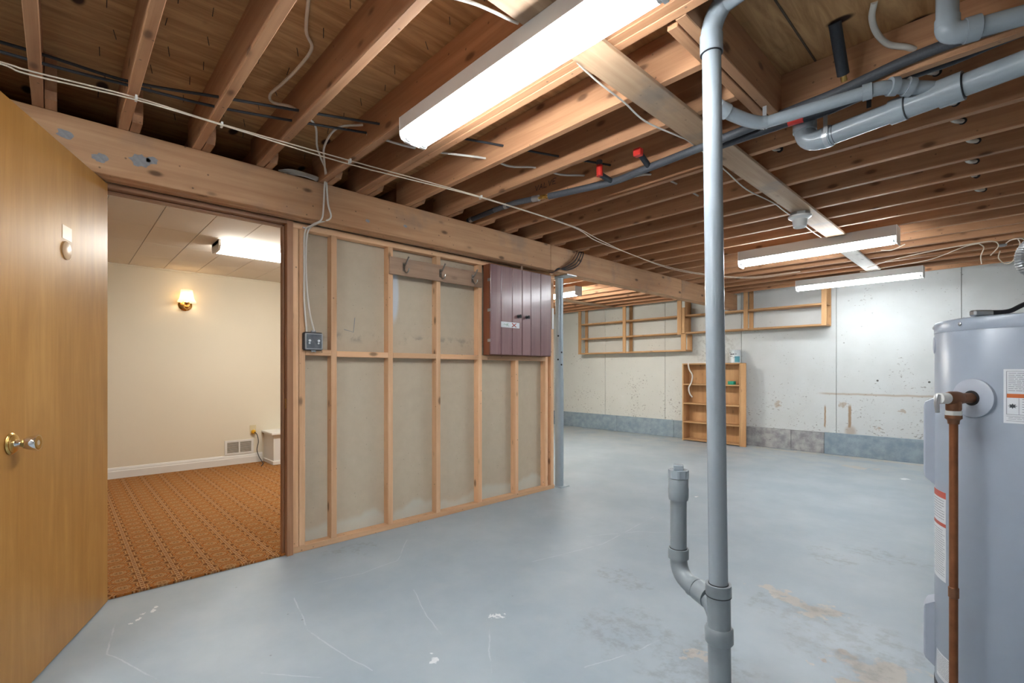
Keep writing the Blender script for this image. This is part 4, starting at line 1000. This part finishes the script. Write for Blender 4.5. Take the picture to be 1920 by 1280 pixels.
def greek_build(name, lines, parent, off, r, mat='ink_grey'):
    b = B()
    for (a, c, z0, z1) in lines:
        vs = [onH(a, z0, r) - off, onH(c, z0, r) - off, onH(c, z1, r) - off, onH(a, z1, r) - off]
        b.add(vs, [(0, 1, 2, 3)])
    return b.build(name, mat, parent)
o = greek_build('fine_print', lines, st, so_, HR + .0013); o['kind'] = 'stuff'
pt(-103.0, -102.8, .999, 1.048, 'frame_line', 'ink_grey')
star = []
for k in range(16):
    a = 2 * math.pi * k / 16; q = (.011 if k % 2 == 0 else .0055)
    star.append(onH(-105.7 + math.degrees(math.cos(a) * q / HR), 1.024 + math.sin(a) * q * .75, HR + .0014) - so_)
B().add(star, [tuple(range(16))]).build('burst_symbol', 'ink', st)
tri = [onH(-98.5 + d, 1.0515 + h, HR + .0014) - so_ for d, h in ((-1.2, 0), (1.2, 0), (0, .007))]
B().add(tri, [(0, 1, 2)]).build('warning_triangle', 'ink', st)
# WARNING lettering on the orange band
LT = {'W': [[(0, 1), (.25, 0), (.5, .8), (.75, 0), (1, 1)]], 'A': [[(0, 0), (.5, 1), (1, 0)], [(.2, .35), (.8, .35)]], 'R': [[(0, 0), (0, 1), (.8, 1), (.8, .5), (0, .5)], [(.3, .5), (.9, 0)]],
      'N': [[(0, 0), (0, 1), (.9, 0), (.9, 1)]], 'I': [[(.4, 0), (.4, 1)]], 'G': [[(.9, .9), (.1, .9), (.1, .05), (.9, .05), (.9, .5), (.5, .5)]]}
wb = B()
for i, ch in enumerate('WARNING'):
    for sg in LT[ch]: wb.tube([onH(-96.3 + i * 1.75 + u * 1.3, 1.0517 + v * .0065, HR + .0014) - so_ for u, v in sg], .0006, 4, smooth=False)
wb.build('lettering', 'ink', st)
s2 = patch(-170, -147.7, .405, .712, HR + .0003, 'warning_label', 'sticker', t); q2 = Vector(s2.location)
patch(-170, -147.7, .690, .712, HR + .0010, 'red_band', 'ink_red', s2, .0003, q2)
patch(-170, -147.7, .592, .604, HR + .0010, 'red_band', 'ink_red', s2, .0003, q2)
lines = []; greek(-168, -149.5, .612, .68, .009, lambda a, b, z0, z1: lines.append((a, b, z0, z1)), .002); greek(-168, -149, .42, .578, .0078, lambda a, b, z0, z1: lines.append((a, b, z0, z1)), .0016, 3)
greek_build('fine_print', lines, s2, q2, HR + .0013)['kind'] = 'stuff'
s3 = patch(-162, -138.5, .06, .150, HR + .0003, 'wiring_label', 'sticker', t); q3 = Vector(s3.location)
lines = []; greek(-160.5, -140, .07, .142, .006, lambda a, b, z0, z1: lines.append((a, b, z0, z1)), .0014)
greek_build('fine_print', lines, s3, q3, HR + .0013)['kind'] = 'stuff'
# power connection on the lid
cl = B().box((-.032, -.012, 1.306), (.032, .012, 1.326)); cl.v = [Matrix.Rotation(.81, 3, 'Z') @ v + Vector((-.145, -.18, 0)) for v in cl.v]; cl.build('cable_clamp', 'steel', t, .005)
cable('power_cable', [(-.13, -.165, 1.318), (-.085, -.12, 1.322), (-.05, -.08, 1.345), (.02, .0, 1.385), (.12, .1, 1.42), (.3, .22, 1.47), (.40, .26, 1.65), (.42, .27, 2.0), (.42, .27, 2.279)], .0075, 'cable_black', t)
# flexible conduit
pts = smooth_path([(.20, 2.62, 2.27), (.17, 2.55, 1.80), (.07, 2.46, 1.61), (.022, 2.402, 1.565), (.002, 2.378, 1.52), (.012, 2.39, 1.475), (.055, 2.44, 1.452), (.13, 2.47, 1.42), (.17, 2.47, 1.306)], 14)
cb_ = B().tube(pts, [.0165 if i % 2 else .0142 for i in range(len(pts))], 14, smooth=False)
tag(cb_.build('metal_hose', 'hose_metal'), 'ribbed flexible metal hose looping down to the water heater', 'hose')

# ================================================================== FAR WALL SHELVES AND BOOKCASE
def hang_shelf(label, uprights, shelves, x0, x1, end_split=False):
    t = empty('hanging_shelf', (x0, 7.38, 1.45)); tag(t, label, 'shelf', 'open timber shelves hung from the joists')
    for (x, w_, za, zb, y0, y1) in uprights: lumber('upright', (x - x0, y0 - 7.38, za - 1.45), (x - x0 + w_, y1 - 7.38, zb - 1.45), 'shelf', t)
    for (a, b, z) in shelves: lumber('shelf_board', (a - x0, 0.02, z - 1.45), (b - x0, .215, z - 1.45 + .024), 'shelf', t)
    return t
F, K = (7.38, 7.40), (7.575, 7.613)
ua = []
for x in (-5.93, -4.915): ua += [(x, .065, 1.45, 2.335, *F), (x, .065, 1.45, 2.335, 7.595, 7.613)]
ua += [(-3.865, .075, 1.72, 2.28, *F), (-3.80, .085, 1.45, 1.73, *F), (-3.80, .085, 1.45, 1.73, 7.595, 7.613)]
hang_shelf('left hanging timber shelf with three levels, above the steel post side', ua, [(-5.90, -3.72, 1.452), (-5.90, -3.80, 1.735), (-5.90, -3.80, 2.015)], -5.93, -3.72)
ub = []
for x in (-2.815, -1.815): ub += [(x, .06, 1.735, 2.335, *F), (x, .06, 1.735, 2.335, 7.595, 7.613)]
ub += [(-3.84, .10, 1.74, 2.335, 7.595, 7.613), (-3.785, .05, 1.74, 2.16, *F)]
hang_shelf('right hanging timber shelf with two levels, behind the grey drain stack', ub, [(-3.75, -1.76, 1.735), (-3.75, -1.76, 2.015)], -3.79, -1.73)

t = empty('bookcase', (-3.32, 7.39, 0)); tag(t, 'low open wooden bookcase standing against the white wall', 'bookcase')
lumber('side_panel', (-.462, 0, 0), (-.440, .215, 1.25), 'shelf', t)
lumber('side_panel', (.44, 0, 0), (.462, .215, 1.25), 'shelf', t)
lumber('front_stile', (.462, -.004, 0), (.538, .016, 1.24), 'shelf', t)
box('back_panel', (-.44, .205, .02), (.44, .213, 1.24), 'shelf_z', t)
for z in (.012, .292, .592, .90): lumber('shelf_board', (-.44, .0, z), (.44, .205, z + .02), 'shelf', t)
lumber('top_board', (-.44, 0, 1.23), (.44, .205, 1.25), 'shelf', t)
t = empty('paint_can', (-2.985, 7.50, 1.25)); tag(t, 'pale blue and white paint can on top of the bookcase', 'paint can')
B().lathe([(.080, 0), (.083, .004), (.080, .008), (.080, .185), (.083, .190), (.083, .196), (.076, .197), (.074, .190), (.001, .190)], (0, 0, 0), (0, 0, 1), 32).build('can_body', 'tin', t)
b = B()
for (z, h, a0, a1) in ((.125, .018, -2.1, -1.3), (.128, .010, -1.2, -.9), (.095, .010, -2.2, -1.6), (.08, .006, -1.5, -1.0), (.15, .012, -2.3, -2.0)):
    n = 5; vs = []
    for i in range(n + 1):
        a = a0 + (a1 - a0) * i / n; vs += [(math.cos(a) * .0806, math.sin(a) * .0806, z), (math.cos(a) * .0806, math.sin(a) * .0806, z + h * (1 - .5 * (i % 2)))]
    b.add(vs, [(2 * i, 2 * i + 2, 2 * i + 3, 2 * i + 1) for i in range(n)])
b.build('label_print', 'ink', t)
b = B(); n = 8; vs = []
for i in range(n + 1):
    a = -1.25 + 1.0 * i / n; vs += [(math.cos(a) * .0805, math.sin(a) * .0805, .012), (math.cos(a) * .0805, math.sin(a) * .0805, .10)]
b.add(vs, [(2 * i, 2 * i + 2, 2 * i + 3, 2 * i + 1) for i in range(n)]); b.build('teal_patch', 'teal', t)
t = empty('tape_roll', (-3.02, 7.47, .92)); tag(t, 'green roll of tape on the upper bookcase shelf', 'tape')
B().lathe([(.03, 0), (.055, 0), (.057, .004), (.057, .048), (.055, .052), (.03, .052)], (0, 0, 0), (0, 0, 1), 28).build('roll', 'green', t, fix=True)
o = cable('white_cord', [(-3.30, 7.44, 1.257), (-3.55, 7.41, 1.257), (-3.655, 7.385, 1.257), (-3.668, 7.374, 1.235), (-3.65, 7.372, 1.15), (-3.60, 7.372, 1.06), (-3.615, 7.372, .95), (-3.66, 7.372, .86), (-3.645, 7.372, .77), (-3.60, 7.372, .71)], .011, 'cable_white', None, 6, 8)
tag(o, 'white cord hanging down over the front of the bookcase', 'cord')
